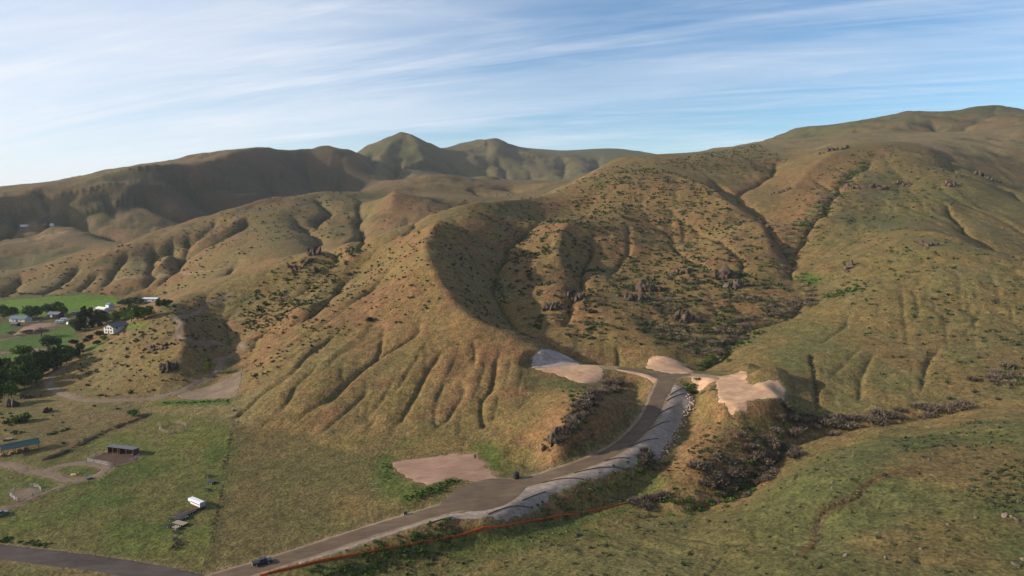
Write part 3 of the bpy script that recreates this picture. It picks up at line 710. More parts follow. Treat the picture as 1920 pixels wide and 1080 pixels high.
def soil_material(name, ca, cb, scale=0.6, bump=0.3, streak=None, spots=None):
    m, nt, b = new_mat(name)
    tc = N(nt, "ShaderNodeTexCoord"); ob = tc.outputs["Object"]
    if streak:
        mp = N(nt, "ShaderNodeMapping"); mp.inputs["Rotation"].default_value = (0, 0, R(streak[0])); mp.inputs["Scale"].default_value = (streak[1], 1, 1)
        link(nt, ob, mp.inputs[0]); vec = mp.outputs[0]
    else: vec = ob
    n1 = noise(nt, vec, scale, 6, 0.65, 0.3); n2 = noise(nt, ob, scale * 0.2, 3); n3 = noise(nt, ob, scale * 5, 2)
    c = mix_rgb(nt, mrange(nt, n1, 0.34, 0.66), ca, cb)
    c = mix_rgb(nt, 1.0, c, mrange(nt, n2, 0.3, 0.7, 0.80, 1.20), 'MULTIPLY')
    c = mix_rgb(nt, 1.0, c, mrange(nt, n3, 0.3, 0.7, 0.88, 1.12), 'MULTIPLY')
    link(nt, c, b.inputs["Base Color"])
    bp = N(nt, "ShaderNodeBump"); bp.inputs["Strength"].default_value = bump; bp.inputs["Distance"].default_value = 0.35
    link(nt, n1, bp.inputs["Height"]); link(nt, bp.outputs[0], b.inputs["Normal"])
    return m
M = {}
M['ground'] = ground_material()
M['gravel'] = soil_material("brown_gravel", (.088, .063, .043), (.118, .087, .060), 0.5, 0.15, (-20, 0.25))
M['shoulder'] = soil_material("pale_soil", (.16, .115, .075), (.24, .175, .115), 0.5, 0.3)
M['old_road'] = soil_material("dark_gravel", (.055, .044, .040), (.078, .064, .056), 0.4, 0.15, (10, 0.3))
M['pink'] = soil_material("pink_soil", (.21, .125, .090), (.275, .175, .125), 0.35, 0.4, (-12, 0.4))
M['cut'] = soil_material("grey_cut", (.20, .165, .145), (.36, .305, .27), 0.8, 1.0, (70, 0.35))
M['tan'] = soil_material("tan_granite_soil", (.34, .205, .120), (.48, .315, .20), 0.7, 0.9, (60, 0.4))
M['grey'] = soil_material("grey_blanket", (.185, .150, .125), (.30, .245, .205), 0.9, 0.9, (35, 0.4))
M['track'] = soil_material("track_soil", (.125, .092, .064), (.18, .135, .095), 0.5, 0.3)
M['corral'] = soil_material("corral_mud", (.058, .036, .028), (.09, .056, .042), 0.6, 0.3)

ground = bpy.data.objects.new("ground", grid_mesh("ground", H)); col.objects.link(ground); ground["kind"] = "structure"
set_col(ground.data, "cover", CC.reshape(-1, 3))
ground.data.materials.append(M['ground'])

def hs(x, y): return h_at(x, y, HS)
def sheet(name, S, mat, cell=0.8, off=0.07, edge=0.12):
    nx = int((S.hi[0] - S.lo[0]) / cell) + 2; ny = int((S.hi[1] - S.lo[1]) / cell) + 2
    gx, gy = np.meshgrid(S.lo[0] + np.arange(nx) * cell, S.lo[1] + np.arange(ny) * cell)
    d = S(gx, gy)
    ins = d < 0
    quad = ins[:-1, :-1] | ins[1:, :-1] | ins[:-1, 1:] | ins[1:, 1:]
    # snap outside corners back to the outline
    ddx = np.gradient(d, axis=1) / cell; ddy = np.gradient(d, axis=0) / cell
    g2 = np.maximum(ddx ** 2 + ddy ** 2, 0.3)
    mv = np.where(ins, 0, np.clip(d, 0, cell * 1.4))
    px = gx - mv * ddx / g2; py = gy - mv * ddy / g2
    used = np.zeros(ins.shape, bool)
    for a in (slice(0, -1), slice(1, None)):
        for b in (slice(0, -1), slice(1, None)): used[a, b] |= quad
    idm = np.full(ins.shape, -1); idm[used] = np.arange(used.sum())
    x = px[used]; y = py[used]
    z = hs(x, y) + off - edge * sstep(-0.5, 0.0, d[used])
    f = np.stack([idm[:-1, :-1][quad], idm[:-1, 1:][quad], idm[1:, 1:][quad], idm[1:, :-1][quad]], -1)
    me = bpy.data.meshes.new(name); me.from_pydata(np.stack([x, y, z], -1).tolist(), [], f.tolist()); me.update(); me.shade_smooth()
    me.materials.append(mat)
    o = bpy.data.objects.new(name, me); col.objects.link(o); o["kind"] = "structure"
    return o
sheet("road_shoulder", S_SHOULDER, M['shoulder'], 0.8, 0.04)
sheet("gravel_road", S_ROAD, M['gravel'], 0.7, 0.10, 0.05)
sheet("old_road", S_OLD, M['old_road'], 1.0, 0.07)
sheet("dirt_pad", S_DIRT, M['pink'], 0.9, 0.05)
sheet("cut_slope", S_CUT_L, M['cut'], 0.8, 0.06)
sheet("graded_lot", S_FILL_L, M['tan'], 0.8, 0.08)
sheet("graded_lot", S_LOT_R, M['tan'], 0.8, 0.07)
sheet("cut_slope", S_CUT_B, M['tan'], 0.8, 0.06)
sheet("cut_slope", S_CUT_S, M['tan'], 0.8, 0.03)
sheet("fill_slope", S_FILL_R, M['tan'], 0.8, 0.03)
sheet("graded_slope", S_GREY, M['grey'], 0.8, 0.02)
sheet("graded_slope", S_GREY2, M['grey'], 0.8, 0.01)
sheet("dirt_track", S_TRAIL, M['track'], 1.0, 0.05)
sheet("ranch_drive", S_DRIVE, M['track'], 0.9, 0.05)
sheet("pen_ground", S_PEN, M['track'], 0.9, 0.08)
sheet("corral_ground", S_CORRAL, M['corral'], 0.9, 0.05)
sheet("arena_ground", S_ARENA, M['pink'], 2.0, 0.1)
sheet("lane", S_LANE, M['track'], 1.5, 0.08)
# ------------------------------------------------------------------ helpers for things
rng = random.Random(11)
nrng = np.random.RandomState(5)
def plain_mat(name, rgb, rough=0.9, spec=0.1, metal=0.0, vary=0.12, scale=1.5, rnd_=0.0):
    m, nt, b = new_mat(name)
    tc = N(nt, "ShaderNodeTexCoord")
    n1 = noise(nt, tc.outputs["Object"], scale, 4, 0.6)
    c = mix_rgb(nt, 1.0, tuple(rgb), mrange(nt, n1, 0.3, 0.7, 1 - vary, 1 + vary), 'MULTIPLY')
    if rnd_:
        oi = N(nt, "ShaderNodeObjectInfo")
        c = mix_rgb(nt, 1.0, c, mrange(nt, oi.outputs["Random"], 0, 1, 1 - rnd_, 1 + rnd_), 'MULTIPLY')
    link(nt, c, b.inputs["Base Color"])
    b.inputs["Roughness"].default_value = rough; b.inputs["Specular IOR Level"].default_value = spec; b.inputs["Metallic"].default_value = metal
    return m
def leaf_mat(name, rgb, rnd_=0.18):
    m, nt, b = new_mat(name)
    at = N(nt, "ShaderNodeAttribute", attribute_name="tint")
    oi = N(nt, "ShaderNodeObjectInfo")
    c = mix_rgb(nt, 1.0, tuple(rgb), at.outputs["Color"], 'MULTIPLY')
    c = mix_rgb(nt, 1.0, c, mrange(nt, oi.outputs["Random"], 0, 1, 1 - rnd_, 1 + rnd_), 'MULTIPLY')
    link(nt, c, b.inputs["Base Color"])
    return m
def mesh_np(name, V, Fc, mat, tint=None, smooth=False):
    me = bpy.data.meshes.new(name)
    V = np.asarray(V, np.float32); Fc = np.asarray(Fc, np.int32); k = Fc.shape[1]
    me.vertices.add(len(V)); me.vertices.foreach_set("co", V.ravel())
    me.loops.add(Fc.size); me.loops.foreach_set("vertex_index", Fc.ravel())
    me.polygons.add(len(Fc)); me.polygons.foreach_set("loop_start", (np.arange(len(Fc)) * k).astype(np.int32))
    me.update(calc_edges=True)
    if smooth: me.shade_smooth()
    if tint is not None: set_col(me, "tint", np.asarray(tint, np.float32))
    me.materials.append(mat); return me
def put(me, name, loc=(0, 0, 0), rz=0.0, sc=1.0, parent=None):
    o = bpy.data.objects.new(name, me); col.objects.link(o)
    o.location = loc; o.rotation_euler = (0, 0, rz)
    o.scale = (sc, sc, sc) if isinstance(sc, (int, float)) else sc
    if parent: o.parent = parent
    return o
def tag(o, label, cat, group=None):
    o["label"] = label; o["category"] = cat
    if group: o["group"] = group
    return o
def leaves(P, size, r, flat=0.0):
    """one small quad at every point P (n,3), turned at random"""
    n_ = len(P)
    a = r.normal(size=(n_, 3)); a /= np.linalg.norm(a, axis=1)[:, None]
    b = r.normal(size=(n_, 3)); b -= a * (a * b).sum(1)[:, None]; b /= np.linalg.norm(b, axis=1)[:, None]
    s = size * r.uniform(0.6, 1.4, n_)[:, None]
    V = np.stack([P - a * s, P + b * s * 0.7, P + a * s, P - b * s * 0.7], 1).reshape(-1, 3)
    return V, np.arange(4 * n_).reshape(-1, 4)
def bush_points(n_, r, rad=1.0, h=0.8, lobes=6):
    C_ = np.c_[np.clip(r.normal(0, 0.34, (lobes, 2)), -.5, .5) * np.r_[0, np.ones(lobes - 1)][:, None] * rad, r.uniform(0.25, 0.6, lobes) * h]
    k = r.randint(0, lobes, n_)
    d = r.normal(size=(n_, 3)); d /= np.linalg.norm(d, axis=1)[:, None]
    P = C_[k] + d * (r.uniform(0.35, 1.0, n_) ** 0.5)[:, None] * np.array([0.48 * rad, 0.48 * rad, 0.42 * h])
    P[:, 2] = np.maximum(P[:, 2], 0.02); return P
def bush(seed, n_, size, rad=1.0, h=0.8, lobes=6):
    r = np.random.RandomState(seed)
    P = bush_points(n_, r, rad, h, lobes); V, Fc = leaves(P, size, r)
    t = np.repeat(r.uniform(0.65, 1.35, n_), 4)[:, None] * np.ones((1, 3))
    return V, Fc, t
def twig_bush(seed, n_, rad=1.0, h=1.1):
    """leafless brush: a spray of thin upright twigs"""
    r = np.random.RandomState(seed); V = []; T = []
    base = np.c_[r.normal(0, 0.35 * rad, (n_, 2)), r.uniform(0, 0.35 * h, n_)]
    dirv = np.c_[base[:, :2] * 1.1 + r.normal(0, 0.35, (n_, 2)), r.uniform(0.5, 1.1, n_)]
    dirv /= np.linalg.norm(dirv, axis=1)[:, None]
    L = r.uniform(0.35, 0.8, n_)[:, None] * h
    tip = base + dirv * L
    side = np.cross(dirv, r.normal(size=(n_, 3))); side /= np.linalg.norm(side, axis=1)[:, None]
    w = (0.034 * rad) * r.uniform(0.6, 1.6, n_)[:, None]
    midp = (base + tip) / 2 + r.normal(0, 0.05, (n_, 3))
    V = np.stack([base - side * w * 0.5, midp + side * w * 1.5, tip, midp - side * w * 1.5], 1).reshape(-1, 3)
    V[:, 2] = np.maximum(V[:, 2], -0.05)
    t = np.repeat(r.uniform(0.6, 1.4, n_), 4)[:, None] * np.ones((1, 3))
    return V, np.arange(4 * n_).reshape(-1, 4), t
M['sage'] = leaf_mat("sage_leaves", (.075, .084, .044))
M['bitter'] = leaf_mat("dark_shrub_leaves", (.052, .062, .029))
M['twig'] = leaf_mat("mauve_twigs", (.128, .102, .076))
M['green_shrub'] = leaf_mat("green_shrub_leaves", (.052, .085, .020))
def rock_verts(seed, sub=2, rough=0.35):
    bm = bmesh.new(); bmesh.ops.create_icosphere(bm, subdivisions=sub, radius=1.0)
    r = np.random.RandomState(seed)
    V = np.array([v.co for v in bm.verts]); Fc = np.array([[v.index for v in f.verts] for f in bm.faces]); bm.free()
    for _ in range(15):                                             # chipped flat sides
        nrm = r.normal(size=3); nrm /= np.linalg.norm(nrm); c = r.uniform(0.42, 0.8)
        d = V @ nrm; V = V - np.maximum(d - c, 0)[:, None] * nrm
    V *= 1 + rough * 0.25 * r.normal(size=(len(V), 1)) * 1.1
    V *= np.array([1.0, r.uniform(0.7, 1.0), r.uniform(0.6, 0.9)])
    return V, Fc
def rock_mat(name, ca, cb):
    m, nt, b = new_mat(name)
    tc = N(nt, "ShaderNodeTexCoord"); oi = N(nt, "ShaderNodeObjectInfo")
    n1 = noise(nt, tc.outputs["Object"], 1.6, 6, 0.65, 0.5)
    c = mix_rgb(nt, mrange(nt, n1, 0.35, 0.65), ca, cb)
    c = mix_rgb(nt, 1.0, c, mrange(nt, oi.outputs["Random"], 0, 1, 0.75, 1.25), 'MULTIPLY')
    link(nt, c, b.inputs["Base Color"])
    bp = N(nt, "ShaderNodeBump"); bp.inputs["Strength"].default_value = 0.6; bp.inputs["Distance"].default_value = 0.15
    link(nt, n1, bp.inputs["Height"]); link(nt, bp.outputs[0], b.inputs["Normal"])
    return m
M['rock'] = rock_mat("weathered_granite", (.10, .08, .066), (.17, .135, .11))
M['rock_dark'] = rock_mat("lichened_rock", (.048, .036, .029), (.112, .080, .060))
M['riprap'] = rock_mat("quarried_stone", (.24, .19, .16), (.40, .33, .285))

# ------------------------------------------------------------------ where shrubs grow
def region(px, rough=6.0, seed=70):
    return Shape(polys=[P_(px)], rough=rough, rs=22, seed=seed)
SHRUB_ZONES = [  # outline, shrubs per square metre, size low-high, clumping
 ([(440,560),(520,510),(650,460),(790,435),(815,470),(800,520),(840,560),(780,590),(700,620),(640,640),(560,680),(500,720),(455,720),(470,640)], .030, (.7,1.5)),
 ([(500,510),(700,450),(680,500),(610,540),(560,600),(480,620),(450,600)], .060, (.8,1.9)),
 ([(110,720),(160,660),(260,600),(340,560),(440,540),(470,620),(440,660),(380,700),(300,735),(200,745)], .026, (.7,1.6)),
 ([(800,440),(900,390),(1010,380),(1030,410),(960,470),(935,520),(950,590),(1010,640),(900,600),(840,540)], .030, (.8,1.6)),
 ([(960,480),(1030,410),(1130,330),(1230,315),(1330,350),(1400,410),(1470,500),(1400,560),(1300,640),(1180,660),(1050,640),(980,600),(945,530)], .034, (.9,2.3)),
 ([(1160,520),(1260,500),(1400,500),(1520,560),(1420,620),(1300,670),(1200,620)], .040, (1.0,2.6)),
 ([(1480,520),(1600,440),(1740,430),(1920,480),(2050,520),(2050,740),(1900,745),(1700,760),(1620,640),(1540,560)], .0105, (.7,1.6)),
 ([(1700,560),(1920,520),(2050,560),(2050,740),(1880,740),(1740,690)], .010, (.8,2.0)),
 ([(1420,420),(1560,300),(1680,270),(1830,330),(1800,400),(1640,430),(1520,470)], .012, (.8,1.8)),
 ([(1240,310),(1420,270),(1480,300),(1400,330),(1300,320)], .020, (.9,1.8)),
 ([(1270,830),(1350,760),(1400,780),(1440,860),(1390,910),(1280,930),(1240,900)], .12, (.4,1.1)),
 ([(1150,960),(1400,930),(1520,860),(1900,800),(2050,800),(2050,1200),(900,1200),(1000,1050)], .024, (.35,.95)),
 ([(1800,930),(1850,880),(2000,850),(2050,920),(1920,960),(1850,960)], .14, (.5,1.3)),
 ([(1620,850),(1760,800),(1900,790),(1900,830),(1700,850)], .06, (.5,1.2)),
 ([(620,1080),(760,1040),(900,1010),(1100,985),(1250,960),(1250,990),(1050,1040),(800,1090)], .05, (.4,1.0)),
 ([(600,800),(800,640),(940,640),(1000,720),(900,790),(720,800)], .0022, (.5,1.1)),
 ([(1000,740),(1050,730),(1090,760),(1030,830),(960,830)], .012, (.4,.9)),
 ([(0,790),(100,760),(240,770),(150,840),(0,850)], .006, (.6,1.5)),
 # ridge across the valley and beyond
 ([(0,510),(240,458),(480,382),(680,360),(660,440),(500,460),(330,545),(100,556),(0,560)], .0052, (1.2,2.4)),
 ([(940,375),(1110,326),(1240,300),(1240,315),(1060,400)], .012, (.9,2.0)),
 ([(690,430),(745,362),(840,385),(960,350),(1010,370),(880,382),(760,425)], .0012, (1.2,2.4)),
]
pts_all = []
for zi, (px, dens, (s0, s1)) in enumerate(SHRUB_ZONES):
    S = region(px, 5.0 if zi < 17 else 14.0, 70 + zi)
    area = np.prod(S.hi - S.lo); k = int(area * dens * 1.9)
    x = nrng.uniform(S.lo[0], S.hi[0], k); y = nrng.uniform(max(S.lo[1], 125), S.hi[1], k)
    cl = sstep(-0.30, 0.32, fbm(x, y, 24, 3, 120) + 0.8 * fbm(x, y, 8, 2, 130))
    keep = (S(x, y) < 0) & (nrng.uniform(size=k) < 0.10 + 0.9 * cl)
    x, y = x[keep], y[keep]
    sc = nrng.uniform(s0, s1, len(x)) * nrng.choice([0.6, 1.0, 1.25], len(x), p=[.45, .4, .15])
    pts_all.append(np.c_[x, y, sc, np.full(len(x), zi)])
SH = np.vstack(pts_all)
# nothing grows on the works
ok = np.ones(len(SH), bool)
for S in LAID + [S_FIELD]:
    inb = (SH[:, 0] > S.lo[0] - 3) & (SH[:, 0] < S.hi[0] + 3) & (SH[:, 1] > S.lo[1] - 3) & (SH[:, 1] < S.hi[1] + 3)
    ii = np.nonzero(inb)[0]; ok[ii[S(SH[ii, 0], SH[ii, 1]) < SH[ii, 2] * 0.8]] = False
SH = SH[ok]
# ravine brush: lines of leafless thickets
BRUSH = [  # course, spread m, count, size
 ([(1560,790),(1620,790),(1700,778),(1760,770),(1810,764)], 4.0, 60, (1.4,2.9)), ([(1470,800),(1520,790),(1560,795)], 6, 34, (1.5,3.0)), ([(1470,830),(1430,870),(1400,905)], 6, 46, (1.3,2.6)),
 ([(1390,800),(1400,850),(1370,900),(1350,925)], 7, 60, (1.0,2.2)), ([(1240,930),(1210,940),(1190,945)], 3.0, 16, (1.2,2.4)), ([(1330,900),(1390,900)], 4, 18, (1.6,2.8)),
 ([(1160,715),(1125,735),(1100,760)], 6, 80, (1.0,2.3)), ([(1100,765),(1070,795),(1048,822)], 4.5, 70, (.9,2.0)), ([(1030,820),(1050,830)], 2.5, 12, (1.0,1.8)),
 ([(1330,665),(1350,640),(1400,610),(1460,590),(1530,560)], 9, 120, (1.2,2.8)), ([(1290,640),(1260,600),(1230,560)], 10, 60, (1.2,2.4)),
 ([(1530,555),(1490,515),(1485,480),(1470,440)], 6, 60, (1.3,2.8)), ([(1480,440),(1520,410),(1560,370),(1590,330)], 12, 110, (1.4,3.0)), ([(1430,410),(1460,430)], 10, 30, (1.4,2.6)),
 ([(1400,560),(1440,570),(1480,575)], 9, 50, (1.3,2.6)), ([(1860,715),(1920,705)], 8, 40, (1.3,2.6)), ([(1240,610),(1300,650)], 7, 40, (1.2,2.4)),
 ([(1000,600),(1080,590),(1120,560)], 8, 40, (1.0,2.0)), ([(85,862),(120,848),(165,826),(200,808),(240,793),(280,778)], 1.3, 120, (.5,1.3)), ([(1190,862),(1215,862)], 3, 14, (1.3,2.4)), ([(1320,735),(1340,730)], 2, 6, (1., 1.6)), ([(1521,660),(1527,700),(1533,760)], .8, 34, (.5,1.1)), ([(1658,888),(1626,909),(1601,933),(1553,954)], .8, 40, (.3,.7)), ([(1535,970),(1529,1015)], .8, 24, (.35,.8)),
]
GREENB = [
 ([(1490,820),(1440,850),(1420,880),(1380,925),(1340,940),(1260,955)], 5.0, 90, (.9,2.0)), ([(1330,690),(1370,655),(1420,620)], 6, 70, (1.0,2.2)), ([(1510,430),(1550,390),(1575,350),(1620,310)], 9, 110, (1.3,3.0)),
 ([(1560,555),(1600,540)], 8, 40, (1.0,2.2)), ([(850,990),(760,1030),(680,1060),(620,1080)], 5.0, 200, (.5,1.3)), ([(1010,965),(1100,930),(1180,890)], 3.5, 60, (.5,1.3)), ([(1180,890),(1240,870)], 3, 24, (.8,1.5)),
 ([(930,500),(935,540),(950,580)], 3, 26, (.9,1.8)), ([(770,935),(810,920),(855,900)], 2.2, 90, (.4,.9)), ([(730,870),(725,900)], 3, 40, (.3,.7)), ([(1310,720),(1290,730)], 2.5, 18, (.8,1.5)),
 ([(300,757),(360,755),(430,750)], 1.3, 60, (.4,.8)), ([(20,790),(50,790)], 3, 14, (1.0,2.0)), ([(0,770),(20,800),(10,830)], 5, 24, (.8,1.6)), ([(95,815),(125,805)], 1.3, 14, (.7,1.2)),  ([(1900,700),(1920,720)], 4, 14, (1.,2.)),
 ([(0,1013),(40,1016),(80,1024)], 1.6, 40, (.4,.8)), ([(420,880),(428,840),(433,810)], .9, 60, (.2,.5)), ([(395,1010),(410,950),(415,920)], .9, 50, (.2,.45)), ([(1105,730),(1080,775),(1050,820)], 6, 50, (.9,1.8)),
]
def along(spec):
    out = []
    for px, spread, cnt, (s0, s1) in spec:
        P = smooth_line(lands(px), 2.0)
        k = nrng.randint(0, len(P), cnt)
        xy = P[k, :2] + nrng.normal(0, spread * 0.55, (cnt, 2))
        out.append(np.c_[xy, nrng.uniform(s0, s1, cnt), np.full(cnt, len(out))])
    return np.vstack(out)
TW = along(BRUSH); GB = along(GREENB)
def off_works(A, keep_dist=0.6):
    ok = np.ones(len(A), bool)
    for S in [S_ROAD, S_SHOULDER, S_LOT_R, S_FILL_L, S_CUT_L, S_CUT_B, S_DIRT, S_OLD]:
        ok &= ~(S(A[:, 0], A[:, 1]) < keep_dist + 0.3 * A[:, 2])
    return A[ok]
TW = off_works(TW); GB = off_works(GB)

def in_view(A):
    """measured size on the photograph, 0 where hidden behind a rise or out of frame"""
    x, y = A[:, 0], A[:, 1]; z = hs(x, y) + A[:, 2] * 0.5
    dz = z - CAMZ; fwd = y * ct - dz * st; up = y * st + dz * ct
    u = 960 + F * x / fwd; v = 540 - F * up / fwd
    px = F * A[:, 2] / fwd
    vis = (u > 2) & (u < 1918) & (v > 2) & (v < 1078)
    for t in np.linspace(0.45, 0.985, 40):
        vis &= hs(x * t, y * t) < CAMZ + dz * t + 0.3
    return np.where(vis, px, 0)
def plant(A, protos, low, single, label, cat, group, stuff_name, stuff_label, mat, limit=300):
    px = in_view(A); order = np.argsort(-px)
    near, rest = order[:limit], order[limit:]
    near = near[px[near] > 0]
    for i in near:
        x, y, s, zone = A[i]
        o = put(protos[rng.randrange(len(protos))], single, (x, y, float(hs(x, y)) - 0.06 * s), rng.uniform(0, 6.28), (s * rng.uniform(.85, 1.2), s * rng.uniform(.85, 1.2), s * rng.uniform(.8, 1.15)))
        tag(o, label[int(zone)], cat, group)
    V = []; T = []
    x, y, s, _z = A[rest].T; z = hs(x, y) - 0.05 * s
    for j, i in enumerate(rest):
        v, f, t = low[j % len(low)]
        a = nrng.uniform(0, 6.28); ca, sa = math.cos(a), math.sin(a)
        w = np.empty_like(v); w[:, 0] = (v[:, 0] * ca - v[:, 1] * sa) * s[j] + x[j]; w[:, 1] = (v[:, 0] * sa + v[:, 1] * ca) * s[j] + y[j]; w[:, 2] = v[:, 2] * s[j] + z[j]
        V.append(w); T.append(t * (np.array([1.35, 1.55, 1.0]) if nrng.uniform() < .35 else np.array([1., 1., 1.])) * nrng.uniform(.7, 1.3))
    V = np.vstack(V); T = np.vstack(T)
    o = put(mesh_np(stuff_name, V, np.arange(len(V)).reshape(-1, 4), mat, T), stuff_name)
    o["kind"] = "stuff"; o["label"] = stuff_label; o["category"] = cat
    print(stuff_name, "single", len(near), "rest", len(rest), "faces", len(V) // 4)
hi_sage = [mesh_np("sagebrush", *(lambda b: (b[0], b[1], M['sage'], b[2]))(bush(200 + k, 190, .15, 1.0, .85, 7))) for k in range(4)]
lo_dark = [bush(220 + k, 26, .33, 1.0, .85, 6) for k in range(6)]
hi_twig = [mesh_np("leafless_brush", *(lambda b: (b[0], b[1], M['twig'], b[2]))(twig_bush(240 + k, 420))) for k in range(4)]
lo_twig = [twig_bush(260 + k, 90) for k in range(5)]
hi_green = [mesh_np("green_shrub", *(lambda b: (b[0], b[1], M['green_shrub'], b[2]))(bush(280 + k, 170, .14, 1.0, .9, 6))) for k in range(4)]
lo_green = [bush(300 + k, 30, .3, 1.0, .9, 5) for k in range(5)]
_sw = ["upper front slope of the near hill", "brushy slope under the near crest", "small rounded hill above the dirt track", "shaded side of the dark gulch", "rocky middle hill", "crags of the rocky hill", "big right-hand hillside", "lower right-hand hillside near the shrub ravine", "upper right-hand slope under the rock bands", "skyline plateau edge", "low stony spur under the right lot", "open foreground slope across the shrub ravine", "dense patch high on the foreground slope", "far bank of the shrub ravine", "rough ground below the orange fence", "gullied lower front face", "grassy slope left of the brushy nose", "flat above the green-roofed barn", "second ridge across the valley", "ridge with the pale track", "brown cone hill"]
SAGE_LAB = ["low grey-green sagebrush clump on the " + w for w in _sw]
_tw = ["long brush line in the shrub ravine", "brush where the shrub ravine bends under the right lot", "lower shrub ravine", "shaded flank of the low spur", "creek bank at the end of the orange fence", "ravine mouth below the low spur", "top of the brushy nose above the road", "middle of the brushy nose above the road", "foot of the brushy nose above the road", "wooded ravine below the crags", "slope under the reddish pinnacle", "narrow stretch of the wooded ravine", "right fork of the wooded ravine", "left fork of the wooded ravine", "brown brush field beside the stacked crag", "brush patch at the right hillside's foot", "rocky hill's lower edge", "sunny lip of the shaded gulch", "old rail fence by the corral", "lower end of the grey graded slope", "stony fill beside the right lot", "narrow washed-out gully on the right hillside", "brown gully across the foreground slope", "lower end of the brown foreground gully"]
TWIG_LAB = ["bare mauve-grey bush in the " + w if w.split()[0] in ("long", "lower", "narrow", "wooded", "right", "left", "brown", "middle") else "bare mauve-grey bush at the " + w for w in _tw]
_gw = ["bed of the shrub ravine", "mouth of the wooded ravine", "right fork of the wooded ravine", "damp hollow beside the bright grass patch", "ditch below the lower road", "bank under the grey graded slope", "lower tip of the grey graded slope", "floor of the dark shaded gulch", "bank between dirt pad and turnaround", "green strip left of the dirt pad", "culvert outlet under the junction", "ditch below the dirt track", "flat beside the tree belt", "weedy flat above the pole barn", "weed strip behind the pole barn", "brush patch at the right hillside's foot", "verge of the old road", "upper line of the pasture fence", "lower line of the pasture fence", "brushy nose above the road"]
GREEN_LAB = ["fresh green leafy shrub at the " + w for w in _gw]
plant(SH, hi_sage, lo_dark, "sagebrush", SAGE_LAB, "shrub", "sagebrush clumps dotted over the slopes", "sagebrush_cover", "dark sagebrush scattered over the far slopes and ridges", M['bitter'])
plant(TW, hi_twig, lo_twig, "leafless_brush", TWIG_LAB, "shrub", "leafless bushes filling the ravines", "leafless_thicket", "mass of bare mauve-grey brush filling the upper ravines", M['twig'], 260)
plant(GB, hi_green, lo_green, "green_shrub", GREEN_LAB, "shrub", "green shrubs along the damp ground", "green_thicket", "green undergrowth along damp gullies and ditches", M['green_shrub'], 260)

# ------------------------------------------------------------------ rocks
ROCKS = [rock_verts(400 + k) for k in range(6)]
R_ME = [mesh_np("boulder", v, f, M['rock']) for v, f in ROCKS]
R_DK = [mesh_np("outcrop_rock", v, f, M['rock_dark']) for v, f in ROCKS]
R_RP = [mesh_np("riprap_stone", v, f, M['riprap']) for v, f in ROCKS]
def rock(mes, name, x, y, s, label, cat, group, sink=0.3, tall=1.0):
    o = put(mes[rng.randrange(len(mes))], name, (x, y, float(hs(x, y)) + s * (0.45 - sink) * tall), rng.uniform(0, 6.28), (s * rng.uniform(.8, 1.2), s * rng.uniform(.8, 1.2), s * tall * rng.uniform(.8, 1.15)))
    o.rotation_euler = (rng.uniform(-.35, .35), rng.uniform(-.35, .35), rng.uniform(0, 6.28))
    return tag(o, label, cat, group)
OUTCROPS = [ # u, v, rocks, spread m, size, tall, where
 (1217,545,16,5.0,(1.8,4.2),1.5,"tall craggy dark outcrop with a reddish pinnacle on the rocky hill"),(1198,562,9,6,(1.4,2.8),1.2,"low broken outcrop just downslope of the reddish pinnacle"),(1362,520,16,5.5,(2.0,4.2),1.4,"broad crag of stacked brown blocks beside the wooded ravine"),(1378,540,14,5.5,(1.8,3.6),1.4,"brown block crag directly below the broad stacked crag"),(1287,600,14,5.0,(1.8,3.8),1.5,"dark craggy knob low on the rocky hill above the ravine mouth"),(1283,512,12,6,(1.6,3.2),1.2,"dark jagged outcrop upslope between the pinnacle and the stacked crag"),
 (1038,577,13,5.5,(1.5,3.0),1.2,"dark rock cluster on the sunny lip of the shaded gulch"),(1083,560,11,5.5,(1.5,3.0),1.2,"dark rock cluster uphill of the gulch-lip rocks"),(1040,822,15,2.2,(.9,1.9),1.4,"pale pinnacled outcrop at the foot of the brushy nose above the road"),(1070,790,9,4,(.8,1.5),1.2,"scattered rocks halfway up the brushy nose above the road"),(1105,745,9,4,(.8,1.5),1.2,"rocks near the top of the brushy nose below the left lot"),
 (318,690,15,4.5,(1.1,2.6),1.2,"dark rocky knob on the shaded side of the small rounded hill"),(300,655,8,7,(.8,1.7),1.1,"loose rocks near the top of the small rounded hill"),(590,476,8,5,(1.6,3.4),1.3,"crag standing on the long near crest"),(560,502,11,11,(1.3,2.8),1.1,"dark rocks spread below the crag on the near crest"),(1567,282,15,14,(2.2,4.4),1.2,"dark jagged rocks crowning the dome between the ravine forks"),(1652,354,11,8,(1.8,3.6),1.2,"dark outcrop band on the right hillside above the ravine fork"),(1690,347,9,11,(1.6,3.0),1.0,"reddish rock band right of the dark outcrop band"),
 (1782,347,7,8,(1.8,3.2),1.3,"row of upright dark slabs high on the right hillside"),(1597,352,9,7,(1.7,3.2),1.2,"rocks at the edge of the green ravine fork"),(1457,362,9,9,(1.6,3.0),1.0,"low rock ledge across the dome's brown slope"),(1855,335,11,11,(1.8,3.6),1.1,"dark brushy outcrop above the far right gully"),(1587,505,6,4.5,(1.1,2.2),1.2,"small tan outcrop on the right slope near the bright grass patch"),(1740,460,7,5,(1.2,2.2),1.1,"small grey outcrop under the smooth right-hand spur"),
 (20,762,7,2.2,(1.2,2.4),1.4,"dark boulder stack on the flat near the tree belt"),(85,772,5,2.2,(1.0,1.8),1.2,"mossy rocks on the flat inside the bend of the dirt track"),(57,745,5,3.5,(.8,1.5),1.1,"grey rocks strewn beside the tree belt")]
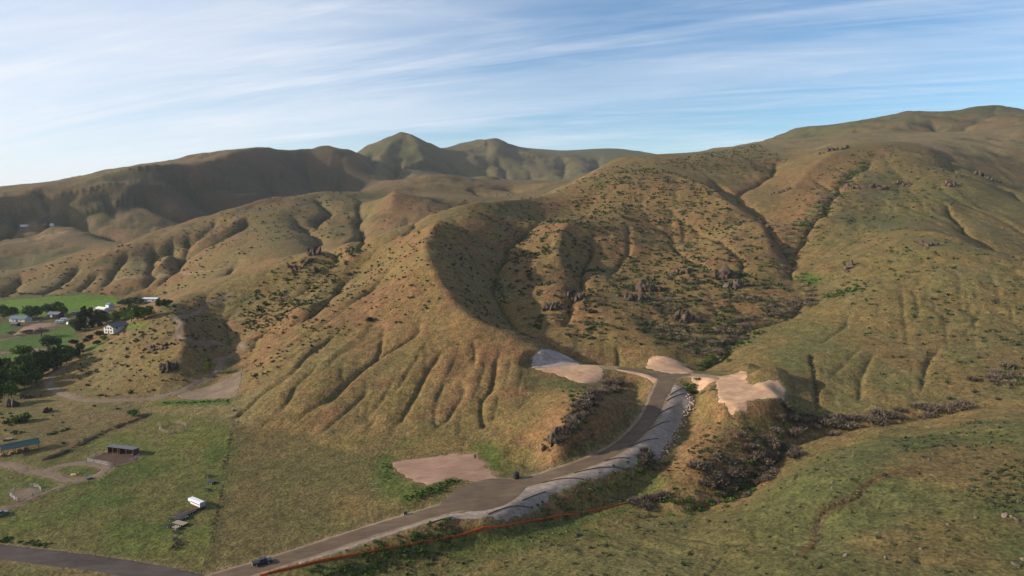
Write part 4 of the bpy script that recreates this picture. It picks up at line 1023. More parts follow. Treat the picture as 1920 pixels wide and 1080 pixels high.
for u, v, cnt, spread, (s0, s1), tall, lab in OUTCROPS:
    p = land(u, v); root = bpy.data.objects.new("rock_outcrop", None); col.objects.link(root); b0 = (p[0], p[1], float(hs(p[0], p[1]))); root.location = b0; tag(root, lab, "outcrop")
    for k in range(int(cnt * 1.9)):
        x, y = p[0] + rng.gauss(0, spread * .62), p[1] + rng.gauss(0, spread * .4); s_ = rng.uniform(s0, s1) * (1.8 if k < 3 else 1.1)
        o = put(R_DK[rng.randrange(len(R_DK))], "rock", (x - b0[0], y - b0[1], float(hs(x, y)) - b0[2] + s_ * .18 * tall), 0, (s_ * rng.uniform(.45, 1.0), s_ * rng.uniform(.45, 1.0), s_ * tall * rng.uniform(.7, 1.5)), root)
        o.rotation_euler = (rng.uniform(-.4, .4), rng.uniform(-.4, .4), rng.uniform(0, 6.28))
LOOSE = [(1080,1005,.8),(1062,997,.9),(1036,1000,.6),(1090,1010,.6),(1012,1017,.9),(998,1015,.7),(960,1010,.6),(948,1007,.5),(896,1068,.8),(852,1063,.5),(1144,1068,.6),(1082,922,1.0),(1145,938,.9),(1155,935,.8),(1163,940,.9),(1150,932,.6),
 (1883,968,1.6),(1898,970,1.3),(1907,976,1.2),(1830,972,1.1),(1778,984,.8),(1727,1030,.8),(1585,1042,1.1),(1660,1046,.7),(1490,1040,.6),(1560,905,.8),(1545,898,.7),(1535,912,.8),(1525,905,.7),(1530,920,.7),(1560,915,.6),
 (1750,852,1.2),(1742,862,1.1),(1600,855,.9),(1580,858,.8),(1365,985,.5),(1905,1060,1.3),(1918,1050,1.1),(1470,745,1.0),(1478,742,.8),(1660,706,1.0),(437,770,1.5),(445,792,1.0),(490,797,.7),(765,437,1.6),(925,445,1.0),(1700,560,.9),(1680,345,1.5),(1130,637,1.6),(1190,638,1.2),(1620,560,1.2),(1560,690,.6)]
BL = ["single pale boulder lying loose by the creek below the orange fence", "single pale boulder lying loose on the grassy slope across the shrub ravine", "single pale boulder lying loose on the hillside grass"]
for u, v, s in LOOSE:
    s *= .75
    p = land(u, v); rock(R_ME, "boulder", p[0], p[1], s, BL[0 if v > 920 and u < 1220 else 1 if v > 790 and u > 1340 else 2], "rock", "loose boulders in the grass", 0.25, 1.0)
RIP = smooth_line(lands([(1294,742),(1297,755),(1288,775),(1277,795),(1268,812),(1256,832),(1246,848),(1238,858),(1232,866)]), 1.0)
for k in range(120):
    p = RIP[int(k / 120 * (len(RIP) - 1))]
    rock(R_RP, "riprap_stone", p[0] + rng.gauss(0, .9), p[1] + rng.gauss(0, .9), rng.uniform(.35, .85), "pale quarried stone in the riprap row edging the graded slope", "stone", "riprap stones along the graded slope", 0.2)
# ------------------------------------------------------------------ trees
M['bark'] = plain_mat("bark", (.095, .075, .058))
TREE_COL = {'dark': (.046, .076, .022), 'mid': (.062, .104, .026), 'bright': (.080, .130, .024), 'lime': (.130, .165, .022), 'maroon': (.050, .022, .022), 'bare': (.150, .125, .100), 'conifer': (.032, .052, .024)}
TREE_MAT = {k: leaf_mat(k + "_leaves", v, 0.12) for k, v in TREE_COL.items()}
def crown_mesh(seed, shape):
    r = np.random.RandomState(seed)
    n_l, n_p = (18, 1000)
    if shape == 'round':
        C_ = r.normal(size=(n_l, 3)); C_ /= np.linalg.norm(C_, axis=1)[:, None]; C_ *= r.uniform(.2, .66, (n_l, 1)); rad = .40
        cz = .50; zs = .47; xs = .56
    elif shape == 'tall':
        C_ = np.c_[r.normal(0, .33, (n_l, 2)), r.uniform(-.95, .95, n_l)]; C_[:, :2] *= (1.0 - .55 * np.abs(C_[:, 2]))[:, None]; rad = .33
        cz = .51; zs = .43; xs = .62
    else:
        z = np.linspace(-.95, .95, n_l); C_ = np.c_[r.normal(0, .38, (n_l, 2)) * (.58 - .5 * z)[:, None], z]; rad = .27
        cz = .50; zs = .44; xs = .62
    k = r.randint(0, n_l, n_p); d = r.normal(size=(n_p, 3)); d /= np.linalg.norm(d, axis=1)[:, None]
    P = C_[k] + d * rad * (r.uniform(.2, 1, n_p) ** .45)[:, None]
    P = P * np.array([xs, xs, zs]) + np.array([0, 0, cz])
    P[:, 2] = np.maximum(P[:, 2], .06)
    V, Fc = leaves(P, .055, r)
    t = (np.repeat(r.uniform(.7, 1.3, n_p), 4) * np.repeat(r.uniform(.75, 1.25, n_l)[k], 4))[:, None] * np.ones((1, 3))
    return mesh_np("crown", V, Fc, TREE_MAT['mid'], t)
def tube(P, r0, r1, sides=6):
    P = np.asarray(P, float); V = []; Fc = []
    for i, p in enumerate(P):
        d = P[min(i + 1, len(P) - 1)] - P[max(i - 1, 0)]; d /= np.linalg.norm(d) + 1e-9
        a = np.cross(d, (0.3, 0.9, 0.2)); a /= np.linalg.norm(a); b = np.cross(d, a)
        rr = r0 + (r1 - r0) * i / (len(P) - 1)
        for k in range(sides):
            t = 2 * math.pi * k / sides; V.append(p + rr * (a * math.cos(t) + b * math.sin(t)))
    for i in range(len(P) - 1):
        for k in range(sides): Fc.append((i * sides + k, i * sides + (k + 1) % sides, (i + 1) * sides + (k + 1) % sides, (i + 1) * sides + k))
    return np.array(V), np.array(Fc)
def join(parts):
    V = []; Fc = []; o = 0
    for v, f in parts: V.append(v); Fc.append(f + o); o += len(v)
    return np.vstack(V), np.vstack(Fc)
def trunk_mesh(seed, limbs=6):
    r = np.random.RandomState(seed); parts = []
    parts.append(tube([(0, 0, -.03), (r.normal(0, .01), r.normal(0, .01), .25), (r.normal(0, .02), r.normal(0, .02), .55), (r.normal(0, .03), r.normal(0, .03), .85)], .030, .006))
    for k in range(limbs):
        a = r.uniform(0, 6.28); z = r.uniform(.2, .5); L = r.uniform(.2, .38)
        parts.append(tube([(0, 0, z), (.5 * L * math.cos(a), .5 * L * math.sin(a), z + .35 * L), (L * math.cos(a), L * math.sin(a), z + .85 * L)], .013, .003, 5))
    V, Fc = join(parts); return mesh_np("trunk", V, Fc, M['bark'], smooth=True)
def bare_crown(seed):
    r = np.random.RandomState(seed); n_ = 700
    d = r.normal(size=(n_, 3)); d[:, 2] = np.abs(d[:, 2]) * .8; d /= np.linalg.norm(d, axis=1)[:, None]
    a = d * np.array([.25, .25, .3]) * r.uniform(.2, 1, (n_, 1)) + np.array([0, 0, .38]); b = a + (d + r.normal(0, .3, (n_, 3))) * .16
    s_ = np.cross(d, r.normal(size=(n_, 3))); s_ /= np.linalg.norm(s_, axis=1)[:, None]
    V = np.stack([a - s_ * .004, (a + b) / 2 + s_ * .008, b, (a + b) / 2 - s_ * .008], 1).reshape(-1, 3)
    return mesh_np("crown", V, np.arange(4 * n_).reshape(-1, 4), TREE_MAT['bare'], np.repeat(r.uniform(.6, 1.4, n_), 4)[:, None] * np.ones((1, 3)))
CROWNS = {'round': [crown_mesh(500 + k, 'round') for k in range(4)], 'tall': [crown_mesh(510 + k, 'tall') for k in range(4)], 'cone': [crown_mesh(520 + k, 'cone') for k in range(3)], 'bare': [bare_crown(530), bare_crown(531)]}
TRUNKS = [trunk_mesh(540 + k) for k in range(4)]
def tree(u, v, h_px, w_px, kind, shape, label, cat="tree", group=None, name=None):
    p = land(u, v); k = p[1] / F * 1.02
    h = h_px * k * 1.18; w = w_px * k * 1.35
    root = bpy.data.objects.new(name or {'dark': "broadleaf_tree", 'mid': "broadleaf_tree", 'bright': "broadleaf_tree", 'lime': "broadleaf_tree", 'maroon': "purple_leaf_tree", 'bare': "leafless_tree", 'conifer': "conifer_tree"}[kind], None)
    col.objects.link(root); root.location = (p[0], p[1], float(hs(p[0], p[1]))); root.rotation_euler = (0, 0, rng.uniform(0, 6.28)); root.scale = (w, w, h)
    put(rng.choice(TRUNKS), "trunk", parent=root)
    c = put(rng.choice(CROWNS[shape]), "crown", parent=root)
    c.material_slots[0].link = 'OBJECT'; c.material_slots[0].material = TREE_MAT[kind]
    return tag(root, label, cat, group)
g1, g2, g3, g4 = "trees between the field and the barns", "dark trees beside the white house", "bright green trees behind the white house", "trees along the foot of the small hill"
for a in ((9,599,26,19),(25,596,21,16),(55,597,23,21),(68,597,22,17),(91,590,21,16),(107,588,21,17),(119,593,19,16)):
    tree(*a, 'mid', 'round', "round green shade tree in the row between bright field and blue-roofed barns", group=g1)
for a in ((142,622,24,18),(150,621,30,20),(160,618,36,20),(172,614,32,18),(183,611,26,18),(193,605,22,16),(200,606,18,14)):
    tree(*a, 'conifer' if a[2] > 28 else 'dark', 'cone' if a[2] > 28 else 'round', "dark evergreen in the dense clump beside the white house" if a[2] > 28 else "dark leafy tree in the dense clump beside the white house", group=g2)
for a in ((162,598,17,16),(185,598,17,18)):
    tree(*a, 'mid', 'round', "green tree rising behind the dark evergreen clump", group="trees behind the evergreen clump")
for a in ((212,604,17,20),(222,604,20,20),(235,604,26,20),(247,604,31,20),(259,603,29,18),(271,599,24,16),(281,594,20,14)):
    tree(*a, 'bright', 'round', "bright spring-green tree in the grove behind the white house", group=g3)
for a in ((228,573,10,14),(240,573,12,13),(252,573,15,14),(263,573,14,13),(298,577,15,13),(309,576,14,13),(318,572,10,12)):
    tree(*a, 'dark', 'round', "dark green tree in the far windbreak by the long white roof", group="windbreak trees by the white roof")
for a in ((190,631,11,18),(168,638,10,13),(139,646,9,13),(162,643,8,10),(182,647,9,11),(115,657,10,12)):
    tree(*a, 'maroon', 'round', "small round tree with dark purple leaves below the white house", group="purple-leaved trees")
tree(195,640,11,12,'lime','round',"yellow-green young tree next to the purple-leaved trees")
tree(78,631,19,28,'bare','bare',"large leafless grey tree on the lawn by the tan arena")
tree(22,629,9,16,'bare','bare',"low leafless bush-like tree beside the tan arena")
tree(50,625,6,18,'dark','round',"low wide dark tree at the edge of the tan arena")
tree(95,656,28,24,'mid','round',"full green tree at the bend of the grey lane")
tree(107,650,17,14,'dark','round',"dark tree close behind the full green tree at the lane")
tree(45,669,21,28,'bright','round',"broad light green tree beside the grey lane near the long roof")
for a, k_, s_ in (((137,674,22,18),'dark','round'),((148,668,18,14),'dark','cone'),((125,682,26,18),'mid','tall'),((113,688,34,18),'dark','cone'),((104,692,36,18),'dark','cone'),((92,697,34,20),'mid','tall'),((82,703,40,20),'dark','tall'),((70,706,38,20),'mid','tall'),((57,716,46,22),'mid','tall'),((44,712,40,20),'dark','tall'),((30,728,42,24),'bright','round'),((18,722,40,22),'dark','round'),((8,742,46,26),'dark','round'),((-8,735,44,24),'dark','round'),((2,715,36,20),'conifer','cone'),((34,705,30,18),'conifer','cone'),((60,695,24,16),'dark','round'),((150,660,16,14),'mid','round'),((128,668,20,16),'mid','round'),((118,676,22,16),'dark','round'),((98,682,30,18),'mid','round'),((74,690,30,18),'dark','round'),((22,748,34,22),'mid','round'),((-2,760,40,24),'dark','round'),((46,730,34,20),'dark','round'),((70,722,28,18),'mid','round'),((14,700,30,20),'mid','round')):
    tree(*a, k_, s_, {'dark': "dark green tree in the dense belt at the small hill's foot", 'mid': "olive green tree in the dense belt at the small hill's foot", 'bright': "lighter green tree in the dense belt at the small hill's foot", 'conifer': "nearly black conifer in the dense belt at the small hill's foot"}[k_], group=g4)
tree(250,781,13,18,'bright','round',"small round bright green tree at the end of the pasture fence")
tree(390,694,14,10,'lime','round',"small yellow-green tree in the hollow by the dirt track")
tree(46,790,15,20,'bright','round',"leafy green tree by the boulders above the green-roofed barn")
tree(30,793,12,14,'lime','round',"yellow-green bushy tree next to the leafy tree above the barn")
tree(693,603,8,14,'conifer','round',"lone dark juniper on the open front slope")

# ------------------------------------------------------------------ built things
class MB:
    def __init__(self): self.V = []; self.F = []
    def box(self, c, s, rz=0.0, taper=None):
        o = len(self.V); ca, sa = math.cos(rz), math.sin(rz)
        for z in (-1, 1):
            for x, y in ((-1, -1), (1, -1), (1, 1), (-1, 1)):
                k = (taper if (taper and z > 0) else (1, 1))
                px, py = x * s[0] / 2 * k[0], y * s[1] / 2 * k[1]
                self.V.append((c[0] + px * ca - py * sa, c[1] + px * sa + py * ca, c[2] + z * s[2] / 2))
        for f in ((0, 3, 2, 1), (4, 5, 6, 7), (0, 1, 5, 4), (1, 2, 6, 5), (2, 3, 7, 6), (3, 0, 4, 7)): self.F.append(tuple(i + o for i in f))
        return self
    def prism(self, prof, y0, y1):
        """profile in x,z drawn along y"""
        o = len(self.V); n_ = len(prof)
        for y in (y0, y1):
            for x, z in prof: self.V.append((x, y, z))
        self.F.append(tuple(range(o, o + n_))); self.F.append(tuple(range(o + 2 * n_ - 1, o + n_ - 1, -1)))
        for i in range(n_): self.F.append((o + i, o + n_ + i, o + n_ + (i + 1) % n_, o + (i + 1) % n_))
        return self
    def cyl(self, p, q, r, sides=12, r2=None):
        v, f = tube([p, q], r, r if r2 is None else r2, sides); o = len(self.V)
        self.V += [tuple(x) for x in v]; self.F += [tuple(i + o for i in x) for x in f.tolist()]
        self.F.append(tuple(range(o + sides - 1, o - 1, -1))); self.F.append(tuple(range(o + sides, o + 2 * sides)))
        return self
    def mesh(self, name, mat, smooth=False, bev=0.0):
        me = bpy.data.meshes.new(name); me.from_pydata(self.V, [], self.F)
        bm = bmesh.new(); bm.from_mesh(me); bmesh.ops.recalc_face_normals(bm, faces=bm.faces)
        if bev: bmesh.ops.bevel(bm, geom=list(bm.edges), offset=bev, segments=2, affect='EDGES', profile=.6)
        bm.to_mesh(me); bm.free()
        if smooth: me.shade_smooth()
        me.materials.append(mat); return me
    def part(self, name, mat, parent, smooth=False, bev=0.0): return put(self.mesh(name, mat, smooth, bev), name, parent=parent)
def thing(name, p, rz, label, cat, group=None, dz=0.0):
    o = bpy.data.objects.new(name, None); col.objects.link(o)
    o.location = (p[0], p[1], float(hs(p[0], p[1])) + dz); o.rotation_euler = (0, 0, rz)
    return tag(o, label, cat, group)
def heading(u0, v0, u1, v1):
    a, b = land(u0, v0), land(u1, v1); return math.atan2(b[1] - a[1], b[0] - a[0])
def copy_tree(o, parent=None):
    c = o.copy(); col.objects.link(c); c.parent = parent
    for ch in list(o.children): copy_tree(ch, c)
    return c
M['black'] = plain_mat("black_plastic", (.016, .017, .019), .5, .4); M['tyre'] = plain_mat("tyre", (.018, .018, .018)); M['rim'] = plain_mat("rim", (.35, .35, .36), .4, .5)
M['truck'] = plain_mat("dark_blue_paint", (.020, .024, .034), .3, .5, 0, .03); M['glass'] = plain_mat("car_glass", (.02, .025, .03), .08, .6, 0, .02); M['lamp'] = plain_mat("lamp_lens", (.55, .55, .52), .2, .5); M['tail'] = plain_mat("tail_lens", (.3, .02, .015), .25, .5)
M['white'] = plain_mat("white_paint", (.62, .63, .65), .5, .3, 0, .05); M['cream'] = plain_mat("cream_siding", (.56, .53, .45), .8, .1, 0, .06); M['maroon'] = plain_mat("maroon_band", (.22, .11, .09), .6, .3); M['steel'] = plain_mat("galvanised_steel", (.34, .35, .36), .5, .4, .4); M['rust'] = plain_mat("rusty_steel", (.10, .065, .048)); M['dark_steel'] = plain_mat("dark_steel", (.04, .04, .042), .6, .3)
M['plank'] = plain_mat("weathered_planks", (.26, .22, .175), .9, .1, 0, .25, 3); M['wood'] = plain_mat("weathered_wood", (.13, .105, .085), .9, .1, 0, .2, 3); M['green_roof'] = plain_mat("green_metal_roof", (.018, .060, .055), .5, .4, 0, .08); M['grey_roof'] = plain_mat("grey_roof", (.115, .125, .145), .8, .2, 0, .12); M['blue_roof'] = plain_mat("slate_blue_roof", (.105, .135, .190), .7, .3, 0, .1); M['brick_red'] = plain_mat("red_brown_siding", (.13, .055, .038)); M['pink_wall'] = plain_mat("pale_pink_siding", (.42, .30, .25)); M['log'] = plain_mat("stacked_logs", (.20, .105, .060), .9, .1, 0, .4, 2); M['hay'] = plain_mat("old_hay", (.36, .26, .13), .95, .05, 0, .25, 3); M['orange'] = plain_mat("orange_safety_mesh", (.50, .075, .020), .7, .2, 0, .15, 2); M['wattle'] = plain_mat("dark_straw", (.060, .046, .034), .95, .05, 0, .3, 4); M['green_box'] = plain_mat("green_box_paint", (.02, .05, .03), .6, .3); M['dark_in'] = plain_mat("dark_interior", (.012, .012, .012)); M['concrete'] = plain_mat("concrete", (.35, .33, .30)); M['sand_mound'] = plain_mat("sandy_mound", (.27, .20, .12))
def wheels(root, xs_, y, r, w=.28, name="wheel"):
    for x in xs_:
        for s in (-1, 1):
            t = MB().cyl((x, s * y - w / 2 * 1, r), (x, s * y + w / 2, r), r, 18).part(name, M['tyre'], root)
            MB().cyl((x, s * y - w / 2 - .012, r), (x, s * y + w / 2 + .012, r), r * .55, 14).part("rim", M['rim'], t)
# --- pickup truck (x forward)
def pickup(p, rz, label):
    t = thing("pickup_truck", p, rz, label, "truck", dz=.12)
    MB().prism([(-2.85, .45), (-2.9, .95), (-2.85, 1.12), (-.55, 1.12), (1.25, 1.12), (2.6, 1.05), (2.88, .92), (2.9, .5), (2.75, .38), (-2.7, .38)], -.98, .98).part("body", M['truck'], t, bev=.05)
    MB().prism([(-.85, 1.1), (-.72, 1.82), (.75, 1.86), (1.45, 1.1)], -.86, .86).part("cab", M['truck'], t, bev=.06)
    MB().prism([(.86, 1.80), (.92, 1.81), (1.44, 1.20), (1.38, 1.19)], -.76, .76).part("windscreen", M['glass'], t)
    MB().prism([(-.90, 1.2), (-.82, 1.72), (-.78, 1.72), (-.84, 1.2)], -.7, .7).part("rear_window", M['glass'], t)
    for s in (-1, 1):
        MB().box((.55, s * .868, 1.45), (.75, .02, .42)).part("window", M['glass'], t); MB().box((-.3, s * .868, 1.45), (.72, .02, .42)).part("window", M['glass'], t)
        MB().box((2.86, s * .72, .86), (.08, .36, .16)).part("headlight", M['lamp'], t); MB().box((-2.88, s * .86, .9), (.06, .16, .34)).part("tail_light", M['tail'], t)
        MB().box((1.1, s * 1.06, 1.22), (.12, .18, .16)).part("mirror", M['black'], t)
    MB().box((-1.85, 0, 1.10), (1.85, 1.55, .06)).part("bed_floor", M['black'], t)
    MB().box((2.92, 0, .52), (.12, 1.9, .18)).part("bumper", M['steel'], t); MB().box((-2.95, 0, .52), (.12, 1.9, .16)).part("bumper", M['steel'], t)
    wheels(t, (-1.75, 1.75), .86, .40)
pickup(land(492, 1060), heading(500, 1058, 470, 1067) + math.pi, "dark pickup truck parked at the edge of the new gravel road")
# --- white stock trailer
p = land(371, 950); rz = heading(360, 943, 386, 955)
t = thing("stock_trailer", p, rz, "long white livestock trailer with dark band parked in the pasture", "trailer")
b_ = MB(); b_.prism([(-1.05, .95), (-1.05, 2.35), (-.85, 2.55), (.85, 2.55), (1.05, 2.35), (1.05, .95)], -3.1, 3.1); o = b_.part("box_body", M['white'], t); o.rotation_euler = (0, 0, R(90))
MB().box((0, 0, .75), (6.16, 2.06, .42)).part("lower_panel", M['maroon'], t)
for s in (-1, 1): MB().box((0, s * 1.062, 1.75), (5.6, .03, .28)).part("vent_band", M['dark_steel'], t)
MB().box((-3.9, 0, 1.9), (1.7, 1.9, 1.1)).part("gooseneck", M['white'], t, bev=.12)
MB().box((3.115, 0, 1.7), (.03, 1.7, 1.5)).part("rear_door", M['steel'], t)
wheels(t, (.7, 1.6), 1.0, .38)
# --- flat trailers and farm implements in the pasture line
def flatbed(p, rz, L, W, mat, label, name="flatbed_trailer"):
    t = thing(name, p, rz, label, "trailer", "flat trailers stored in the pasture")
    n_ = 6
    for k in range(n_): MB().box((0, -W / 2 + W / n_ * (k + .5), .78), (L, W / n_ - .03, .07)).part("deck_board", mat, t)
    MB().box((0, 0, .66), (L * .98, W * .7, .12)).part("frame", M['dark_steel'], t)
    MB().box((-L / 2 - .6, 0, .62), (1.3, .14, .12)).part("drawbar", M['dark_steel'], t)
    wheels(t, (L * .12, L * .12 + .85), W / 2 - .12, .34, .24)
flatbed(land(338, 984), heading(322, 980, 348, 987), 5.2, 2.3, M['plank'], "flat trailer with pale plank deck in the pasture")
flatbed(land(350, 966), heading(332, 974, 366, 958), 6.0, 2.2, M['dark_steel'], "long dark flat trailer angled beside the stock trailer")
flatbed(land(334, 968), heading(325, 968, 345, 966), 2.8, 1.8, M['rust'], "short rusty flat trailer among the stored implements")
flatbed(land(330, 992), heading(322, 989, 338, 995), 2.4, 1.7, M['plank'], "small plank trailer next to the stored harrow")
flatbed(land(395, 906), heading(386, 905, 402, 908), 3.6, 1.9, M['dark_steel'], "dark flat trailer near the pasture fence")
flatbed(land(358, 960), heading(342, 966, 372, 954), 5.4, 2.0, M['rust'], "long rusty flat trailer right behind the white stock trailer's drawbar")
flatbed(land(340, 974), heading(326, 976, 354, 970), 4.6, 2.0, M['dark_steel'], "dark flat trailer lying between the rusty and the plank trailers")
def implement(p, rz, L, label, name="harrow", mat=None):
    t = thing(name, p, rz, label, "farm implement"); mat = mat or M['rust']
    MB().box((0, -.7, .6), (L, .12, .14)).box((0, .7, .6), (L, .12, .14)).box((-L / 2 + .1, 0, .6), (.12, 1.5, .14)).box((L / 2 - .1, 0, .6), (.12, 1.5, .14)).box((0, 0, .62), (.12, 1.5, .14)).part("frame", mat, t)
    MB().box((0, -1.5, .55), (.14, 1.6, .12)).part("drawbar", mat, t)
    k = int(L / .45)
    for i in range(k): MB().cyl((-L / 2 + .3 + i * .43, .72, .28), (-L / 2 + .36 + i * .43, .76, .28), .28, 10).part("disc", M['dark_steel'], t)
    wheels(t, (0,), L * .32, .36, .2)
    MB().cyl((L * .3, 0, .6), (L * .3, 0, 1.5), .05, 6).part("lever", mat, t)
implement(land(330, 1027), heading(318, 1034, 342, 1020), 4.2, "rusty wide harrow standing alone at the pasture's low end", "harrow")
implement(land(322, 976), heading(316, 974, 330, 978), 2.2, "small dark harrow in front of the plank-decked trailer", "harrow", M['dark_steel'])
implement(land(392, 894), heading(386, 894, 398, 895), 2.6, "dark disc implement nearest the pasture's upper fence", "disc_plough", M['dark_steel'])
implement(land(388, 920), heading(383, 920, 393, 921), 1.8, "small disc implement just above the white stock trailer", "disc_plough", M['dark_steel'])
implement(land(329, 1000), heading(324, 1002, 334, 998), 1.6, "small implement with pale wheels below the plank trailer", "disc_plough", M['rust'])
implement(land(328, 1013), heading(323, 1014, 334, 1012), 1.8, "low dark implement just above the rusty harrow", "disc_plough", M['dark_steel'])
implement(land(346, 962), heading(336, 964, 356, 959), 3.4, "wide dark harrow among the stored flat trailers", "harrow", M['dark_steel'])
implement(land(318, 988), heading(312, 986, 326, 990), 2.4, "dark disc implement at the front of the plank trailer's drawbar", "disc_plough", M['dark_steel'])
implement(land(336, 1020), heading(330, 1023, 344, 1016), 3.0, "rusty harrow folded close behind the wide rusty harrow", "harrow", M['rust'])
# --- water tank and utility box by the new road
p = land(968, 897); t = thing("water_tank", p, 0, "upright black plastic water tank beside the gravel turnaround", "tank")
MB().cyl((0, 0, 0), (0, 0, 2.1), 1.2, 28).cyl((0, 0, 2.1), (0, 0, 2.55), 1.2, 28, .35).part("shell", M['black'], t)
for z in (.5, 1.0, 1.5, 2.0): MB().cyl((0, 0, z - .05), (0, 0, z + .05), 1.225, 28).part("rib", M['black'], t)
MB().cyl((0, 0, 2.5), (0, 0, 2.68), .28, 16).part("lid", M['black'], t); MB().cyl((1.15, 0, .25), (1.45, 0, .25), .06, 10).part("outlet", M['steel'], t)
p = land(760, 966); t = thing("utility_box", p, heading(740, 970, 780, 962), "small dark green utility cabinet beside the gravel road", "utility box")
MB().box((0, 0, .08), (1.3, 1.0, .16)).part("plinth", M['concrete'], t); MB().box((0, 0, .55), (1.1, .85, .8)).part("cabinet", M['green_box'], t, bev=.03); MB().box((0, 0, 1.0), (1.16, .92, .08)).part("lid", M['green_box'], t)
for u, v, L in ((702, 907, 2.6), (704, 917, 2.4), (698, 921, 2.0)):
    p = land(u, v); o = put(MB().box((0, 0, .09), (L, .28, .07)).box((0, .2, .05), (L * .9, .2, .06)).mesh("timber_board", M['plank']), "timber_board", (p[0], p[1], float(hs(p[0], p[1]))), rng.uniform(.1, .4)); tag(o, "pale sawn boards lying in the meadow grass left of the pink dirt pad", "board", "boards in the meadow")

# --- orange safety fence along the creek
FL = smooth_line(lands([(488,1080),(560,1063),(640,1046),(720,1031),(800,1017),(880,1000),(950,987),(1020,975),(1090,963),(1140,952),(1186,941)]), 2.4)
t = thing("safety_fence", FL[0], 0, "bright orange mesh safety fence strung along the creek side below the road", "fence"); base = np.array(t.location)
V = []; Fc = []
for i, q in enumerate(FL):
    z = float(hs(q[0], q[1])); hh = .85 + rng.uniform(-.3, .08); sag = rng.uniform(-.08, .08)
    fade = 1.0 if i < len(FL) * .8 else .6
    for dz in (0.02, .5, 1.0): V.append((q[0] - base[0] + sag, q[1] - base[1] + rng.uniform(-.08, .08), z - base[2] + dz * hh * fade))
for i in range(len(FL) - 1):
    for k in (0, 1): Fc.append((i * 3 + k, (i + 1) * 3 + k, (i + 1) * 3 + k + 1, i * 3 + k + 1))
o = put(mesh_np("mesh_band", np.array(V), np.array(Fc), M['orange']), "mesh_band", parent=t)
sm = o.modifiers.new("t", 'SOLIDIFY'); sm.thickness = .04
post_me = MB().box((0, 0, .55), (.06, .06, 1.3)).mesh("post", M['dark_steel'])
for i in range(0, len(FL), 1):
    q = FL[i]; put(post_me, "post", (q[0] - base[0], q[1] - base[1] - .06, float(hs(q[0], q[1])) - base[2]), 0, 1.0, t)
# --- straw wattles pinned across the graded slope
for k, (a, b) in enumerate([((1256,743),(1281,729)),((1249,754),(1284,740)),((1234,780),(1267,763)),((1215,809),(1256,792)),((1180,840),(1235,825)),((1133,867),(1180,862)),((1076,889),(1177,881)),((1015,908),(1095,900)),((979,941),(1024,924)),((915,966),(992,954)),((800,984),(850,972))]):
    A_, B_ = land(*a), land(*b); ln = np.array([A_ + (B_ - A_) * s for s in np.linspace(0, 1, 22)]); ln[:, :2] += np.array([0, .5]) * np.sin(np.linspace(0, 3.1, 22))[:, None]
    ln[:, 2] = hs(ln[:, 0], ln[:, 1]) + .12
    o0 = ln[0].copy(); v, f = tube(ln - o0, .17, .17, 7)
    o = put(mesh_np("straw_wattle", v, f, M['wattle'], smooth=True), "straw_wattle", tuple(o0)); tag(o, "dark straw wattle laid across the grey graded slope below the road", "wattle", "straw wattles on the graded slope")

# ------------------------------------------------------------------ fences of the ranch
POST = MB().box((0, 0, .6), (.14, .14, 1.4)).mesh("post", M['wood'])
def wire_fence(px, label, gap=4.0, rails=2, rail_mat=None, h=1.15, rr=.02, name="pasture_fence", cat="fence"):
    P = smooth_line(lands(px), gap); t = thing(name, P[0], 0, label, cat); base = np.array(t.location)
    L_ = []
    for q in P:
        z = float(hs(q[0], q[1])); L_.append((q[0] - base[0], q[1] - base[1], z - base[2]))
        put(POST, "post", L_[-1], rng.uniform(-.2, .2), (1, 1, rng.uniform(.9, 1.1) * h / 1.15), t)
    for k in range(rails):
        z = h * (k + 1) / rails - .05
        v, f = tube([(a[0], a[1], a[2] + z) for a in L_], rr, rr, 4)
        put(mesh_np("rail" if rr > .03 else "wire", v, f, rail_mat or M['dark_steel']), "rail" if rr > .03 else "wire", parent=t)
wire_fence([(378,1078),(395,1020),(408,960),(418,900),(428,840),(437,790)], "wire fence with wooden posts dividing the pasture from the rough meadow", 5.0, 3)
wire_fence([(80,866),(120,850),(165,828),(200,810),(240,795),(285,776)], "old rail fence overgrown with weeds beside the corral sheds", 3.5, 3, M['wood'], 1.3, .05, "rail_fence")
wire_fence([(-30,912),(0,903),(30,890),(52,882)], "short rail fence along the grey ranch drive", 3.0, 3, M['wood'], 1.2, .05, "rail_fence")
wire_fence([(163,866),(180,856),(195,849)], "rail fence on the uphill side of the muddy corral", 3.0, 3, M['steel'], 1.5, .05, "corral_fence")
wire_fence([(163,867),(190,871),(215,875),(240,868),(262,856)], "steel rail fence round the front of the muddy corral", 3.0, 4, M['steel'], 1.5, .05, "corral_fence")
wire_fence([(455,690),(452,715),(446,745),(440,775)], "wire fence climbing from the meadow corner past the dirt track", 5.0, 3)
wire_fence([(150,1036),(180,1046),(205,1052)], "wire fence end beside the old road", 5.0, 2)
ring = [(298,806),(303,799),(318,795),(338,796),(350,801),(346,808),(328,813),(310,812),(298,806)]
wire_fence(ring, "small round pen of weathered boards in the upper pasture", 2.4, 4, M['plank'], 1.6, .07, "round_pen", "pen")
wire_fence([(18,930),(28,919),(50,913),(72,915),(78,922),(62,934),(36,942),(18,930)], "round riding pen of steel rails on bare sandy ground", 2.6, 3, M['steel'], 1.5, .05, "round_pen", "pen")

